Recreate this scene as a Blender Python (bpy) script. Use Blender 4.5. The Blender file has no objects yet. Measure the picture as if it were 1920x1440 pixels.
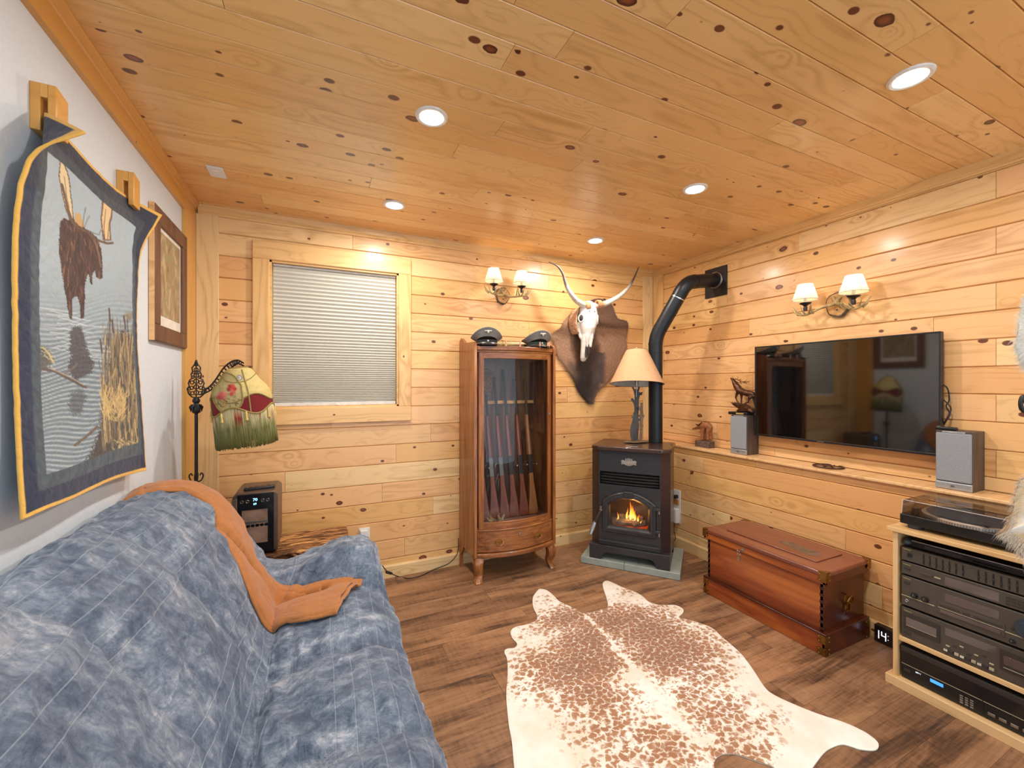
import bpy, bmesh, math, random
import numpy as np
from mathutils import Vector, Matrix, noise
R=random.Random(7)
PI=math.pi
sc=bpy.context.scene
COL=sc.collection
# ---------------------------------------------------------------- camera
F_PX=780.3; YAW=0.43498; CAMH=1.37
cam=bpy.data.cameras.new('camera'); camo=bpy.data.objects.new('camera',cam); COL.objects.link(camo)
camo.location=(0,0,CAMH); camo.rotation_euler=(PI/2,0,-YAW)
cam.sensor_width=36; cam.lens=F_PX*36/1920; cam.clip_start=0.02; sc.camera=camo
# ---------------------------------------------------------------- world, exposure
w=bpy.data.worlds.new('world'); sc.world=w; w.use_nodes=True
w.node_tree.nodes['Background'].inputs[0].default_value=(0.72,0.86,1.0,1)
w.node_tree.nodes['Background'].inputs[1].default_value=1.9
sc.view_settings.view_transform='Standard'; sc.view_settings.look='None'
sc.view_settings.gamma=1.0; sc.view_settings.use_curve_mapping=False
sc.view_settings.exposure=0.28
DOWN_W=9.5; SCONCE_W=2.4
HC=2.44
DOWNLIGHTS=[(0.41,0.73),(1.87,0.73),(0.41,1.645),(1.87,1.645),(0.41,2.55),(1.87,2.55)]
def light(name,kind,loc,watt,colr,size=.1,rot=(0,0,0),spread=None):
    l=bpy.data.lights.new(name,kind); l.energy=watt; l.color=colr
    if kind=='AREA':
        l.shape='DISK'; l.size=size
        if spread: l.spread=spread
    if kind=='POINT': l.shadow_soft_size=size
    o=bpy.data.objects.new(name,l); COL.objects.link(o); o.location=loc; o.rotation_euler=rot; return o
for (lx,ly) in DOWNLIGHTS:
    light('downlight_lamp','AREA',(lx,ly,HC-.012),DOWN_W,(1,.95,.88),.09)
# ---------------------------------------------------------------- pixel <-> room helpers
_s,_c=math.sin(YAW),math.cos(YAW)
def ray(x,y):
    a=(x-960)/F_PX; b=(719.75-y)/F_PX
    return Vector((_c*a+_s, -_s*a+_c, b))
def onZ(x,y,z): d=ray(x,y); t=(z-CAMH)/d.z; return Vector((0,0,CAMH))+d*t
def onY(x,y,Y): d=ray(x,y); return Vector((0,0,CAMH))+d*(Y/d.y)
def onX(x,y,X): d=ray(x,y); return Vector((0,0,CAMH))+d*(X/d.x)
def proj(p):
    z=p[0]*_s+p[1]*_c; r=p[0]*_c-p[1]*_s
    return (960+F_PX*r/z, 719.75-F_PX*(p[2]-CAMH)/z)
# ---------------------------------------------------------------- materials
def s2l(c):
    return tuple(((v/255)/12.92 if v/255<=.04045 else ((v/255+.055)/1.055)**2.4) for v in c)
class N:
    def __init__(s,m): s.t=m.node_tree; s.n=s.t.nodes; s.l=s.t.links
    def add(s,ty,**k):
        n=s.n.new(ty)
        for a,b in k.items():
            if a.startswith('i_'):
                key=a[2:]; key=int(key) if key.isdigit() else key.replace('_',' ')
                n.inputs[key].default_value=b
            else: setattr(n,a,b)
        return n
    def link(s,a,b): s.l.new(a,b)
    def math(s,op,a,b=None,c=None):
        n=s.n.new('ShaderNodeMath'); n.operation=op
        for i,v in enumerate((a,b,c)):
            if v is None: continue
            if isinstance(v,(int,float)): n.inputs[i].default_value=v
            else: s.l.new(v,n.inputs[i])
        return n.outputs[0]
    def ramp(s,fac,stops,interp='LINEAR'):
        n=s.n.new('ShaderNodeValToRGB'); n.color_ramp.interpolation=interp
        e=n.color_ramp.elements
        while len(e)<len(stops): e.new(.5)
        for i,(p,c) in enumerate(stops):
            e[i].position=p; e[i].color=(*c[:3],1) if len(c)>=3 else (c[0],)*3+(1,)
        s.l.new(fac,n.inputs[0]); return n.outputs[0]
    def mix(s,fac,a,b,mode='MIX'):
        n=s.n.new('ShaderNodeMix'); n.data_type='RGBA'; n.blend_type=mode
        for i,v in ((0,fac),(6,a),(7,b)):
            if isinstance(v,(int,float)): n.inputs[i].default_value=v
            elif isinstance(v,tuple): n.inputs[i].default_value=(*v[:3],1)
            else: s.l.new(v,n.inputs[i])
        return n.outputs[2]
    def noise(s,vec,scale,detail=3,rough=.5,dist=0,dim='3D'):
        n=s.n.new('ShaderNodeTexNoise'); n.noise_dimensions=dim
        n.inputs['Scale'].default_value=scale; n.inputs['Detail'].default_value=detail
        n.inputs['Roughness'].default_value=rough; n.inputs['Distortion'].default_value=dist
        if vec is not None: s.l.new(vec,n.inputs['Vector'])
        return n.outputs[0]
    def mapping(s,vec,scale=(1,1,1),loc=(0,0,0),rot=(0,0,0)):
        n=s.n.new('ShaderNodeMapping'); n.inputs['Scale'].default_value=scale
        n.inputs['Location'].default_value=loc; n.inputs['Rotation'].default_value=rot
        s.l.new(vec,n.inputs['Vector']); return n.outputs[0]
    def bump(s,h,strength=.2,dist=.01):
        n=s.n.new('ShaderNodeBump'); n.inputs['Strength'].default_value=strength; n.inputs['Distance'].default_value=dist
        s.l.new(h,n.inputs['Height']); return n.outputs[0]
MATS={}
def newmat(name):
    m=bpy.data.materials.new(name); m.use_nodes=True; MATS[name]=m
    k=N(m); k.b=m.node_tree.nodes['Principled BSDF']; return m,k
def P(name,c,rough=.5,metal=0,emit=0,ecol=None,sheen=0,coat=0,trans=0,alpha=1,noise_amt=.08,nscale=30,bump=0,spec=.5):
    """plain material with slight procedural tone variation"""
    m,k=newmat(name); c=s2l(c)
    b=k.b
    if noise_amt or bump:
        tc=k.add('ShaderNodeTexCoord'); nz=k.noise(tc.outputs['Object'],nscale,4)
        lo=tuple(max(0,v*(1-noise_amt*1.5)) for v in c); hi=tuple(min(1,v*(1+noise_amt*1.5)) for v in c)
        k.link(k.ramp(nz,[(.3,lo),(.7,hi)]),b.inputs['Base Color'])
        if bump: k.link(k.bump(nz,bump,.004),b.inputs['Normal'])
    else: b.inputs['Base Color'].default_value=(*c,1)
    b.inputs['Roughness'].default_value=rough; b.inputs['Metallic'].default_value=metal
    b.inputs['Sheen Weight'].default_value=sheen; b.inputs['Coat Weight'].default_value=coat
    b.inputs['Transmission Weight'].default_value=trans; b.inputs['Alpha'].default_value=alpha
    b.inputs['Specular IOR Level'].default_value=spec
    if emit:
        e=s2l(ecol) if ecol else c
        b.inputs['Emission Color'].default_value=(*e,1); b.inputs['Emission Strength'].default_value=emit
    return m
def pine(name,tones,knot=1.0,rough=.38,coat=.25,contrast=1.0,axis=(1,1,1),ringscale=1.0):
    """knotty softwood; the grain runs along local X"""
    m,k=newmat(name); b=k.b
    tc=k.add('ShaderNodeTexCoord'); oi=k.add('ShaderNodeObjectInfo')
    rnd=oi.outputs['Random']
    cx=k.add('ShaderNodeCombineXYZ')
    k.link(k.math('MULTIPLY',rnd,61.7),cx.inputs[0]); k.link(k.math('MULTIPLY',rnd,17.3),cx.inputs[1]); k.link(k.math('MULTIPLY',rnd,31.1),cx.inputs[2])
    va=k.add('ShaderNodeVectorMath',operation='ADD'); k.link(tc.outputs['Object'],va.inputs[0]); k.link(cx.outputs[0],va.inputs[1])
    v=va.outputs[0]
    # knots
    vk=k.mapping(v,(4.6,7.4,7.4))
    vo=k.add('ShaderNodeTexVoronoi',i_Scale=1.0,i_Randomness=1.0); k.link(vk,vo.inputs['Vector'])
    sep=k.add('ShaderNodeSeparateColor'); k.link(vo.outputs['Color'],sep.inputs[0])
    rad=k.math('MULTIPLY',k.math('MAXIMUM',k.math('SUBTRACT',sep.outputs[0],.36),0),.22*knot)
    wob=k.math('MULTIPLY',k.math('SUBTRACT',k.noise(v,40,2),.5),.05)
    d=k.math('ADD',vo.outputs['Distance'],wob)
    dn=k.math('DIVIDE',d,k.math('ADD',rad,.0005))
    # small pin knots
    vk2=k.mapping(v,(9,13,13)); vo2=k.add('ShaderNodeTexVoronoi',i_Scale=1.0); k.link(vk2,vo2.inputs['Vector'])
    sep2=k.add('ShaderNodeSeparateColor'); k.link(vo2.outputs['Color'],sep2.inputs[0])
    rad2=k.math('MULTIPLY',k.math('MAXIMUM',k.math('SUBTRACT',sep2.outputs[1],.42),0),.30*knot)
    dn2=k.math('DIVIDE',vo2.outputs['Distance'],k.math('ADD',rad2,.0005))
    # grain, bent round the knots
    bend=k.math('MULTIPLY',k.math('POWER',2.718,k.math('MULTIPLY',vo.outputs['Distance'],-5)),.35*knot)
    lo=k.noise(k.mapping(v,(.55*ringscale,7*ringscale,7*ringscale)),1.0,2,.4)
    ring=k.math('PINGPONG',k.math('MULTIPLY',k.math('ADD',lo,bend),9.0),.5)
    ring=k.math('MULTIPLY',ring,2)
    fib=k.noise(k.mapping(v,(4,160,160)),1.0,3,.6)
    blot=k.noise(k.mapping(v,(1.6,6,6)),1.0,3,.6)
    tone=k.ramp(rnd,[(i/(len(tones)-1) if len(tones)>1 else 0,s2l(t)) for i,t in enumerate(tones)])
    g=k.math('ADD',k.math('MULTIPLY',ring,.42),k.math('MULTIPLY',fib,.6))
    g=k.math('ADD',g,k.math('MULTIPLY',k.math('SUBTRACT',blot,.5),.9))
    shade=k.ramp(g,[(.05,(1-.30*contrast,1-.40*contrast,1-.55*contrast)),(.5,(1,1,1)),(.95,(1.0,1.0,1.0))])
    colr=k.mix(1.0,tone,shade,'MULTIPLY')
    halo=k.ramp(dn,[(.9,(.52,.30,.17)),(2.6,(1,1,1))])
    colr=k.mix(1.0,colr,halo,'MULTIPLY')
    inner=k.ramp(dn,[(.0,s2l((158,86,50))),(.55,s2l((140,74,42))),(.82,s2l((84,40,24))),(1.0,s2l((92,46,26)))])
    mk=k.ramp(dn,[(.95,(1,1,1)),(1.1,(0,0,0))]); colr=k.mix(mk,colr,inner)
    mk2=k.ramp(dn2,[(.8,(1,1,1)),(1.15,(0,0,0))]); colr=k.mix(mk2,colr,s2l((108,58,34)))
    k.link(colr,b.inputs['Base Color'])
    b.inputs['Roughness'].default_value=rough; b.inputs['Coat Weight'].default_value=coat; b.inputs['Coat Roughness'].default_value=.18
    k.link(k.bump(k.math('ADD',fib,k.math('MULTIPLY',ring,.3)),.06,.002),b.inputs['Normal'])
    return m
def hardwood(name,dark,mid,light_,rough=.35,coat=.3,scale=1.0,streak=1.0,axis=2):
    """stained hardwood, streaks along one local axis"""
    m,k=newmat(name); b=k.b
    tc=k.add('ShaderNodeTexCoord'); v=tc.outputs['Object']
    st=[60,60,60]; st[axis]=3; st2=[9,9,9]; st2[axis]=1.2
    n1=k.noise(k.mapping(v,tuple(a*scale for a in st)),1.0,4,.65)
    n2=k.noise(k.mapping(v,tuple(a*scale for a in st2)),1.0,4,.6,.6)
    g=k.math('ADD',k.math('MULTIPLY',n1,.45*streak),k.math('MULTIPLY',n2,1-.45*streak))
    c=k.ramp(g,[(.36,s2l(dark)),(.5,s2l(mid)),(.64,s2l(light_))])
    k.link(c,b.inputs['Base Color']); b.inputs['Roughness'].default_value=rough
    b.inputs['Coat Weight'].default_value=coat; b.inputs['Coat Roughness'].default_value=.15
    k.link(k.bump(n1,.05,.002),b.inputs['Normal']); return m
def vcol(name,rough=.6,metal=0,sheen=0,bump=.15,nscale=120,amt=.12,coat=0):
    m,k=newmat(name); b=k.b
    at=k.add('ShaderNodeVertexColor'); at.layer_name='Col'
    tc=k.add('ShaderNodeTexCoord'); nz=k.noise(tc.outputs['Object'],nscale,4,.6)
    c=k.mix(1.0,at.outputs[0],k.ramp(nz,[(.25,(1-amt,)*3),(.75,(1,1,1))]),'MULTIPLY')
    k.link(c,b.inputs['Base Color']); b.inputs['Roughness'].default_value=rough; b.inputs['Metallic'].default_value=metal
    b.inputs['Sheen Weight'].default_value=sheen; b.inputs['Coat Weight'].default_value=coat
    if bump: k.link(k.bump(nz,bump,.003),b.inputs['Normal'])
    return m
# ---------------------------------------------------------------- mesh builder
class MB:
    def __init__(s): s.bm=bmesh.new(); s.M=Matrix.Identity(4)
    def _v(s,co): return s.bm.verts.new(s.M@Vector(co))
    def quadloop(s,rings,close=True,capa=True,capb=True):
        n=len(rings[0])
        for a,b in zip(rings[:-1],rings[1:]):
            for i in range(n if close else n-1):
                j=(i+1)%n
                try: s.bm.faces.new((a[i],a[j],b[j],b[i]))
                except ValueError: pass
        if close and capa and n>2:
            try: s.bm.faces.new(list(reversed(rings[0])))
            except ValueError: pass
        if close and capb and n>2:
            try: s.bm.faces.new(rings[-1])
            except ValueError: pass
    def box(s,x0,x1,y0,y1,z0,z1):
        r0=[s._v(p) for p in ((x0,y0,z0),(x1,y0,z0),(x1,y1,z0),(x0,y1,z0))]
        r1=[s._v(p) for p in ((x0,y0,z1),(x1,y0,z1),(x1,y1,z1),(x0,y1,z1))]
        s.quadloop([r0,r1]); return s
    def cbox(s,c,d): return s.box(c[0]-d[0]/2,c[0]+d[0]/2,c[1]-d[1]/2,c[1]+d[1]/2,c[2]-d[2]/2,c[2]+d[2]/2)
    def prism(s,poly,h0,h1,ax='z'):
        """polygon in 2-D pushed along an axis: z->(x,y), y->(x,z), x->(y,z)"""
        f={'z':lambda p,h:(p[0],p[1],h),'y':lambda p,h:(p[0],h,p[1]),'x':lambda p,h:(h,p[0],p[1])}[ax]
        a=[s._v(f(p,h0)) for p in poly]; b=[s._v(f(p,h1)) for p in poly]
        s.quadloop([a,b]); return s
    def lathe(s,prof,c=(0,0,0),n=24,sx=1,sy=1,capa=True,capb=True,ax='z'):
        rings=[]
        for r,h in prof:
            ring=[]
            for i in range(n):
                t=2*PI*i/n; a,b=r*math.cos(t)*sx,r*math.sin(t)*sy
                p={'z':(a,b,h),'y':(a,h,b),'x':(h,a,b)}[ax]
                ring.append(s._v((c[0]+p[0],c[1]+p[1],c[2]+p[2])))
            rings.append(ring)
        s.quadloop(rings,True,capa,capb); return s
    def tube(s,pts,rad,n=8,closed=False,flat=1.0):
        pts=[Vector(p) for p in pts]
        if not isinstance(rad,(list,tuple)): rad=[rad]*len(pts)
        rings=[]; up=None; m=len(pts)
        for i,p in enumerate(pts):
            if closed: t=pts[(i+1)%m]-pts[(i-1)%m]
            else: t=pts[min(i+1,m-1)]-pts[max(i-1,0)]
            if t.length<1e-9: t=Vector((0,0,1))
            t.normalize()
            if up is None:
                up=Vector((0,0,1)) if abs(t.z)<.9 else Vector((1,0,0))
            x=up.cross(t); 
            if x.length<1e-6: x=Vector((1,0,0)).cross(t)
            x.normalize(); y=t.cross(x).normalized(); up=y
            rings.append([s._v(p+x*math.cos(2*PI*k/n)*rad[i]+y*math.sin(2*PI*k/n)*rad[i]*flat) for k in range(n)])
        if closed: rings.append(rings[0]); s.quadloop(rings,True,False,False)
        else: s.quadloop(rings)
        return s
    def cyl(s,a,b,r,r2=None,n=16): return s.tube([a,b],[r,r if r2 is None else r2],n)
    def ball(s,c,r,n=12,m=8):
        if not isinstance(r,(list,tuple)): r=(r,r,r)
        rings=[]
        for j in range(1,m):
            f=PI*j/m
            rings.append([s._v((c[0]+r[0]*math.sin(f)*math.cos(2*PI*i/n),c[1]+r[1]*math.sin(f)*math.sin(2*PI*i/n),c[2]-r[2]*math.cos(f))) for i in range(n)])
        a=s._v((c[0],c[1],c[2]-r[2])); b=s._v((c[0],c[1],c[2]+r[2]))
        s.quadloop(rings,True,False,False)
        for i in range(n):
            s.bm.faces.new((a,rings[0][(i+1)%n],rings[0][i])); s.bm.faces.new((b,rings[-1][i],rings[-1][(i+1)%n]))
        return s
    def ring(s,c,Rr,r,ax='z',n=24,k=6,sx=1,sy=1):
        pts=[]
        for i in range(n):
            t=2*PI*i/n; a,b=Rr*math.cos(t)*sx,Rr*math.sin(t)*sy
            p={'z':(a,b,0),'y':(a,0,b),'x':(0,a,b)}[ax]; pts.append((c[0]+p[0],c[1]+p[1],c[2]+p[2]))
        return s.tube(pts,r,k,True)
    def grid(s,fn,nu,nv,closeu=False):
        g=[[s._v(fn(i/nu,j/nv)) for i in range(nu if closeu else nu+1)] for j in range(nv+1)]
        for a,b in zip(g[:-1],g[1:]):
            n=len(a)
            for i in range(n if closeu else n-1):
                j=(i+1)%n
                s.bm.faces.new((a[i],a[j],b[j],b[i]))
        return s
def finish(bm,name,mat,parent=None,smooth=True,ang=.6,bevel=0,colfn=None,seg=2,solid=0,sub=0):
    if name!='plank': bmesh.ops.recalc_face_normals(bm,faces=bm.faces)
    if smooth:
        for f in bm.faces: f.smooth=True
        for e in bm.edges:
            if len(e.link_faces)==2:
                try:
                    if e.calc_face_angle(0)>ang: e.smooth=False
                except Exception: pass
    if colfn:
        lay=bm.verts.layers.float_color.new('Col')
        for v in bm.verts: c=colfn(v.co); v[lay]=(*c,1)
    me=bpy.data.meshes.new(name); bm.to_mesh(me); bm.free()
    if mat is not None: me.materials.append(MATS[mat] if isinstance(mat,str) else mat)
    o=bpy.data.objects.new(name,me); COL.objects.link(o)
    if parent: o.parent=parent
    if solid:
        md=o.modifiers.new('solid','SOLIDIFY'); md.thickness=solid; md.offset=0
    if bevel:
        md=o.modifiers.new('bevel','BEVEL'); md.width=bevel; md.segments=seg; md.limit_method='ANGLE'; md.angle_limit=.6; md.harden_normals=False
    if sub:
        md=o.modifiers.new('sub','SUBSURF'); md.levels=sub; md.render_levels=sub
    return o
def B(mb,name,mat,parent=None,**k): return finish(mb.bm,name,mat,parent,**k)
def thing(name,label,cat,loc=(0,0,0),rz=0,group=None,rot=None):
    o=bpy.data.objects.new(name,None); COL.objects.link(o); o.empty_display_size=.05
    o.location=loc; o.rotation_euler=rot if rot else (0,0,rz)
    o['label']=label; o['category']=cat
    if group: o['group']=group
    return o
def tag(o,label,cat,group=None):
    o['label']=label; o['category']=cat
    if group: o['group']=group
    return o
def struct(o): o['kind']='structure'; return o
def stuff(o): o['kind']='stuff'; return o
def copy_tree(o,parent=None):
    kids=list(o.children)
    c=o.copy(); COL.objects.link(c); c.parent=parent
    for ch in kids: copy_tree(ch,c)
    return c
def text(body,size,mat,parent,M,name='lettering',ext=.0006,align='CENTER',sx=1.0):
    cu=bpy.data.curves.new('t','FONT'); cu.body=body; cu.size=size; cu.extrude=ext; cu.align_x=align; cu.align_y='CENTER'
    cu.resolution_u=2
    to=bpy.data.objects.new('t',cu); COL.objects.link(to)
    me=bpy.data.meshes.new_from_object(to.evaluated_get(bpy.context.evaluated_depsgraph_get()))
    bpy.data.objects.remove(to); bpy.data.curves.remove(cu)
    me.transform(M@Matrix.Diagonal((sx,1,1,1))); me.materials.clear(); me.materials.append(MATS[mat])
    o=bpy.data.objects.new(name,me); COL.objects.link(o); o.parent=parent; return o
def frame_M(o,x,y):
    """matrix with origin o, local x and y directions, z = x cross y"""
    x=Vector(x).normalized(); y=Vector(y).normalized(); z=x.cross(y)
    m=Matrix((x,y,z)).transposed().to_4x4(); m.translation=Vector(o); return m
FACE_mY=lambda o:frame_M(o,(1,0,0),(0,0,1))      # text facing -Y
FACE_mX=lambda o:frame_M(o,(0,-1,0),(0,0,1))     # text facing -X
def catmull(P_,n):
    P_=[Vector(p) for p in P_]; out=[]
    for i in range(len(P_)-1):
        a=P_[max(i-1,0)];b=P_[i];c=P_[i+1];d=P_[min(i+2,len(P_)-1)]
        for k in range(n):
            t=k/n; out.append(.5*((2*b)+(c-a)*t+(2*a-5*b+4*c-d)*t*t+(3*b-a-3*c+d)*t**3))
    out.append(P_[-1]); return out
def lerp(a,b,t): return a+(b-a)*t
def smooth(a,b,x):
    t=min(1,max(0,(x-a)/(b-a))) if a!=b else (1 if x>a else 0); return t*t*(3-2*t)
# ---------------------------------------------------------------- material set
pine('pine_wall',[(240,198,134),(232,180,112),(240,190,134),(224,166,104),(243,208,152)],knot=1.05,contrast=.95)
pine('pine_ceiling',[(242,198,134),(232,184,116),(246,206,144),(236,190,126),(228,174,108)],knot=1.3,rough=.32,coat=.32,contrast=.85)
pine('pine_trim',[(226,178,112),(236,192,128),(220,168,104)],knot=.55)
pine('pine_pale',[(238,206,150),(234,200,146)],knot=.6)
pine('pine_shelf',[(234,190,138),(228,178,120)],knot=.5)
pine('pine_amber',[(222,168,84),(216,158,76)],knot=.45,contrast=.6)
pine('cabinet_ply',[(224,186,132),(230,192,140)],knot=.2)
hardwood('oak_brown',(92,52,24),(146,86,42),(182,120,66),axis=2,streak=1.3)
hardwood('oak_brown_x',(88,50,24),(140,82,40),(176,114,62),axis=0,streak=1.2)
hardwood('mahogany',(62,26,14),(138,62,26),(190,108,48),axis=1,scale=.6,streak=.35,rough=.28)
hardwood('mahogany_top',(96,48,36),(124,68,52),(142,86,66),axis=1,scale=.6,streak=.7,rough=.3)
hardwood('mahogany_end',(58,24,14),(84,34,20),(108,50,28),axis=1,scale=.5,streak=.5,rough=.3)
hardwood('walnut_case',(50,40,36),(78,64,56),(98,84,72),axis=2,rough=.5,coat=0)
hardwood('bark_slab',(46,30,22),(120,76,46),(216,164,104),axis=0,scale=.42,streak=.55,rough=.5)
hardwood('frame_dark',(84,54,38),(108,72,52),(128,90,66),axis=2,rough=.5,coat=0)
hardwood('gunstock',(70,28,16),(120,52,26),(150,78,40),axis=2)
hardwood('gunstock_light',(120,70,32),(160,100,50),(186,130,72),axis=2)
P('white_wall',(218,226,234),.75,noise_amt=.015,nscale=60,bump=.25)
P('black_iron',(52,50,50),.45,.6); P('stove_black',(56,57,60),.42,.35,noise_amt=.05,coat=.2)
P('stove_dark',(14,14,15),.6); P('stove_top',(72,52,44),.35,.3,coat=.4); P('stove_side',(66,50,48),.38,.3,coat=.3)
P('pipe_black',(36,38,42),.38,.4); P('chrome',(205,205,205),.2,1); P('steel',(170,166,160),.35,1); P('gun_steel',(112,110,108),.3,.9); hardwood('cabinet_inside',(52,30,16),(92,56,30),(120,78,44),axis=2,streak=1.2)
P('brass',(146,114,62),.38,1,noise_amt=.2); P('gold_paint',(214,186,110),.4,.5); P('silver_plate',(196,188,176),.35,.8)
P('black_plastic',(24,24,26),.38,noise_amt=.02); P('tv_bezel',(30,32,36),.25,noise_amt=0)
P('screen_glass',(9,9,10),.05,noise_amt=0,coat=1,spec=.9)
P('speaker_grille',(146,150,156),.8,noise_amt=.1,nscale=400,bump=.3); P('speaker_silver',(178,182,188),.35,.6)
P('deck_grey',(82,75,67),.42,.25,noise_amt=.04); P('deck_dark',(60,54,50),.4,.25,noise_amt=.04)
P('deck_window',(84,70,66),.12,noise_amt=.15,nscale=8,coat=.6); P('deck_line',(176,166,134),.5)
P('deck_gold',(206,190,120),.4); P('blue_lcd',(70,150,220),.4,emit=.9,ecol=(60,150,230))
P('blue_digit',(150,210,255),.4,emit=4,ecol=(120,190,255)); P('white_digit',(220,225,235),.4,emit=1.6,ecol=(210,218,235))
P('white_plastic',(228,230,230),.45,noise_amt=.02); P('tile_grey',(150,158,150),.6,noise_amt=.06,nscale=20,bump=.1)
P('shade_fabric_tan',(206,162,120),.85,noise_amt=.03); P('shade_inner',(190,192,186),.8)
P('lamp_steel',(104,108,110),.45,.7); P('base_steel',(150,130,110),.5,.5)
P('orange_cloth',(170,108,54),.85,sheen=.3,noise_amt=.06,nscale=60,bump=.15)
P('cooler_bronze',(116,98,86),.4,.6); P('cooler_black',(20,20,24),.15,coat=.6,noise_amt=0)
P('blind_fabric',(206,202,190),.85,noise_amt=.01); P('blind_rail',(214,212,206),.5)
P('cap_grey',(124,120,116),.8); P('cap_band',(28,36,40),.7); P('cap_green',(30,52,46),.7); P('visor',(40,30,26),.15,coat=1)
P('piping',(170,168,160),.6); P('tube_brass',(150,128,84),.4,.4)
P('peg_pink',(214,160,132),.6); P('dovetail_dark',(52,24,16),.4); P('bronze_cast',(92,62,44),.35,.7,noise_amt=.3,nscale=60)
P('carved_wood',(150,92,54),.5,noise_amt=.25,nscale=50); P('bark_dark',(96,78,66),.8,noise_amt=.3,nscale=60,bump=.5)
P('antler',(166,142,96),.5,noise_amt=.25,nscale=50); P('candle',(196,192,176),.6); P('slice_wood',(196,146,86),.6,noise_amt=.15)
P('felt_pink',(150,104,92),.9); P('rug_backing',(214,204,186),.9); P('cord_dark',(44,34,30),.5)
P('rubber_blue',(46,56,66),.4); P('platter',(66,64,66),.6); P('strobe',(196,188,178),.35,.8)
P('hinge_brown',(140,92,66),.5); P('drywall_outer',(190,188,180),.9)
P('bulb_glow',(255,236,200),.5,emit=14,ecol=(255,238,214),noise_amt=0)
P('led_disc',(255,255,255),.5,emit=16,ecol=(255,244,228),noise_amt=0); P('trim_white',(236,232,224),.4)
m,k=newmat('shade_glow'); b=k.b
b.inputs['Base Color'].default_value=(*s2l((246,236,214)),1); b.inputs['Roughness'].default_value=.8
b.inputs['Transmission Weight'].default_value=0; 
tr=k.add('ShaderNodeBsdfTranslucent'); tr.inputs[0].default_value=(*s2l((255,244,222)),1)
mx=k.add('ShaderNodeMixShader'); mx.inputs[0].default_value=.55
k.link(b.outputs[0],mx.inputs[1]); k.link(tr.outputs[0],mx.inputs[2]); k.link(mx.outputs[0],k.n['Material Output'].inputs[0])
def glass(name,tint,alpha,rough=.02):
    m,k=newmat(name); tb=k.add('ShaderNodeBsdfTransparent'); tb.inputs[0].default_value=(*tint,1)
    gb=k.add('ShaderNodeBsdfGlossy'); gb.inputs['Roughness'].default_value=rough
    lw=k.add('ShaderNodeLayerWeight'); lw.inputs[0].default_value=.18
    f=k.math('ADD',k.math('MULTIPLY',lw.outputs['Fresnel'],.7),alpha)
    mx=k.add('ShaderNodeMixShader'); k.link(f,mx.inputs[0]); k.link(tb.outputs[0],mx.inputs[1]); k.link(gb.outputs[0],mx.inputs[2])
    k.link(mx.outputs[0],k.n['Material Output'].inputs[0]); return m
glass('cabinet_glass',(.92,.93,.93),.035); glass('dust_cover_glass',(.80,.80,.80),.07); glass('stove_glass',(.75,.72,.7),.03)
glass('window_glass',(.9,.95,.95),.05)
m,k=newmat('bark_top'); b=k.b; tc=k.add('ShaderNodeTexCoord'); n1=k.noise(k.mapping(tc.outputs['Object'],(5,26,26)),1.0,5,.7,1.6); n2=k.noise(k.mapping(tc.outputs['Object'],(14,70,70)),1.0,3,.6)
k.link(k.ramp(k.math('ADD',k.math('MULTIPLY',n1,.75),k.math('MULTIPLY',n2,.25)),[(.40,s2l((42,28,20))),(.47,s2l((94,58,36))),(.52,s2l((150,98,58))),(.57,s2l((214,160,102)))]),b.inputs['Base Color']); b.inputs['Roughness'].default_value=.4; k.link(k.bump(n1,.4,.01),b.inputs['Normal'])
# floor: rustic brown plank
m,k=newmat('floor_plank'); b=k.b
tc=k.add('ShaderNodeTexCoord'); oi=k.add('ShaderNodeObjectInfo'); rnd=oi.outputs['Random']
cx=k.add('ShaderNodeCombineXYZ'); k.link(k.math('MULTIPLY',rnd,53.1),cx.inputs[0]); k.link(k.math('MULTIPLY',rnd,29.3),cx.inputs[1])
va=k.add('ShaderNodeVectorMath',operation='ADD'); k.link(tc.outputs['Object'],va.inputs[0]); k.link(cx.outputs[0],va.inputs[1]); v=va.outputs[0]
n1=k.noise(k.mapping(v,(1.6,9,9)),1.0,5,.62,.8); n2=k.noise(k.mapping(v,(5,90,90)),1.0,3,.6); n3=k.noise(k.mapping(v,(55,9,9),rot=(0,0,.35)),1.0,2,.6)
g=k.math('ADD',k.math('MULTIPLY',n1,.62),k.math('ADD',k.math('MULTIPLY',n2,.24),k.math('MULTIPLY',n3,.14)))
c=k.ramp(g,[(.36,s2l((74,56,44))),(.43,s2l((114,84,62))),(.49,s2l((144,108,80))),(.56,s2l((162,124,92))),(.66,s2l((182,144,110)))])
tn=k.ramp(rnd,[(0,(.72,.68,.66)),(.3,(1.0,.94,.86)),(.6,(.82,.80,.80)),(.8,(1.0,.95,.88)),(1,(.88,.78,.72))])
k.link(k.mix(1.0,c,tn,'MULTIPLY'),b.inputs['Base Color']); b.inputs['Roughness'].default_value=.42
k.link(k.bump(k.math('ADD',n2,n3),.12,.003),b.inputs['Normal'])
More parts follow.
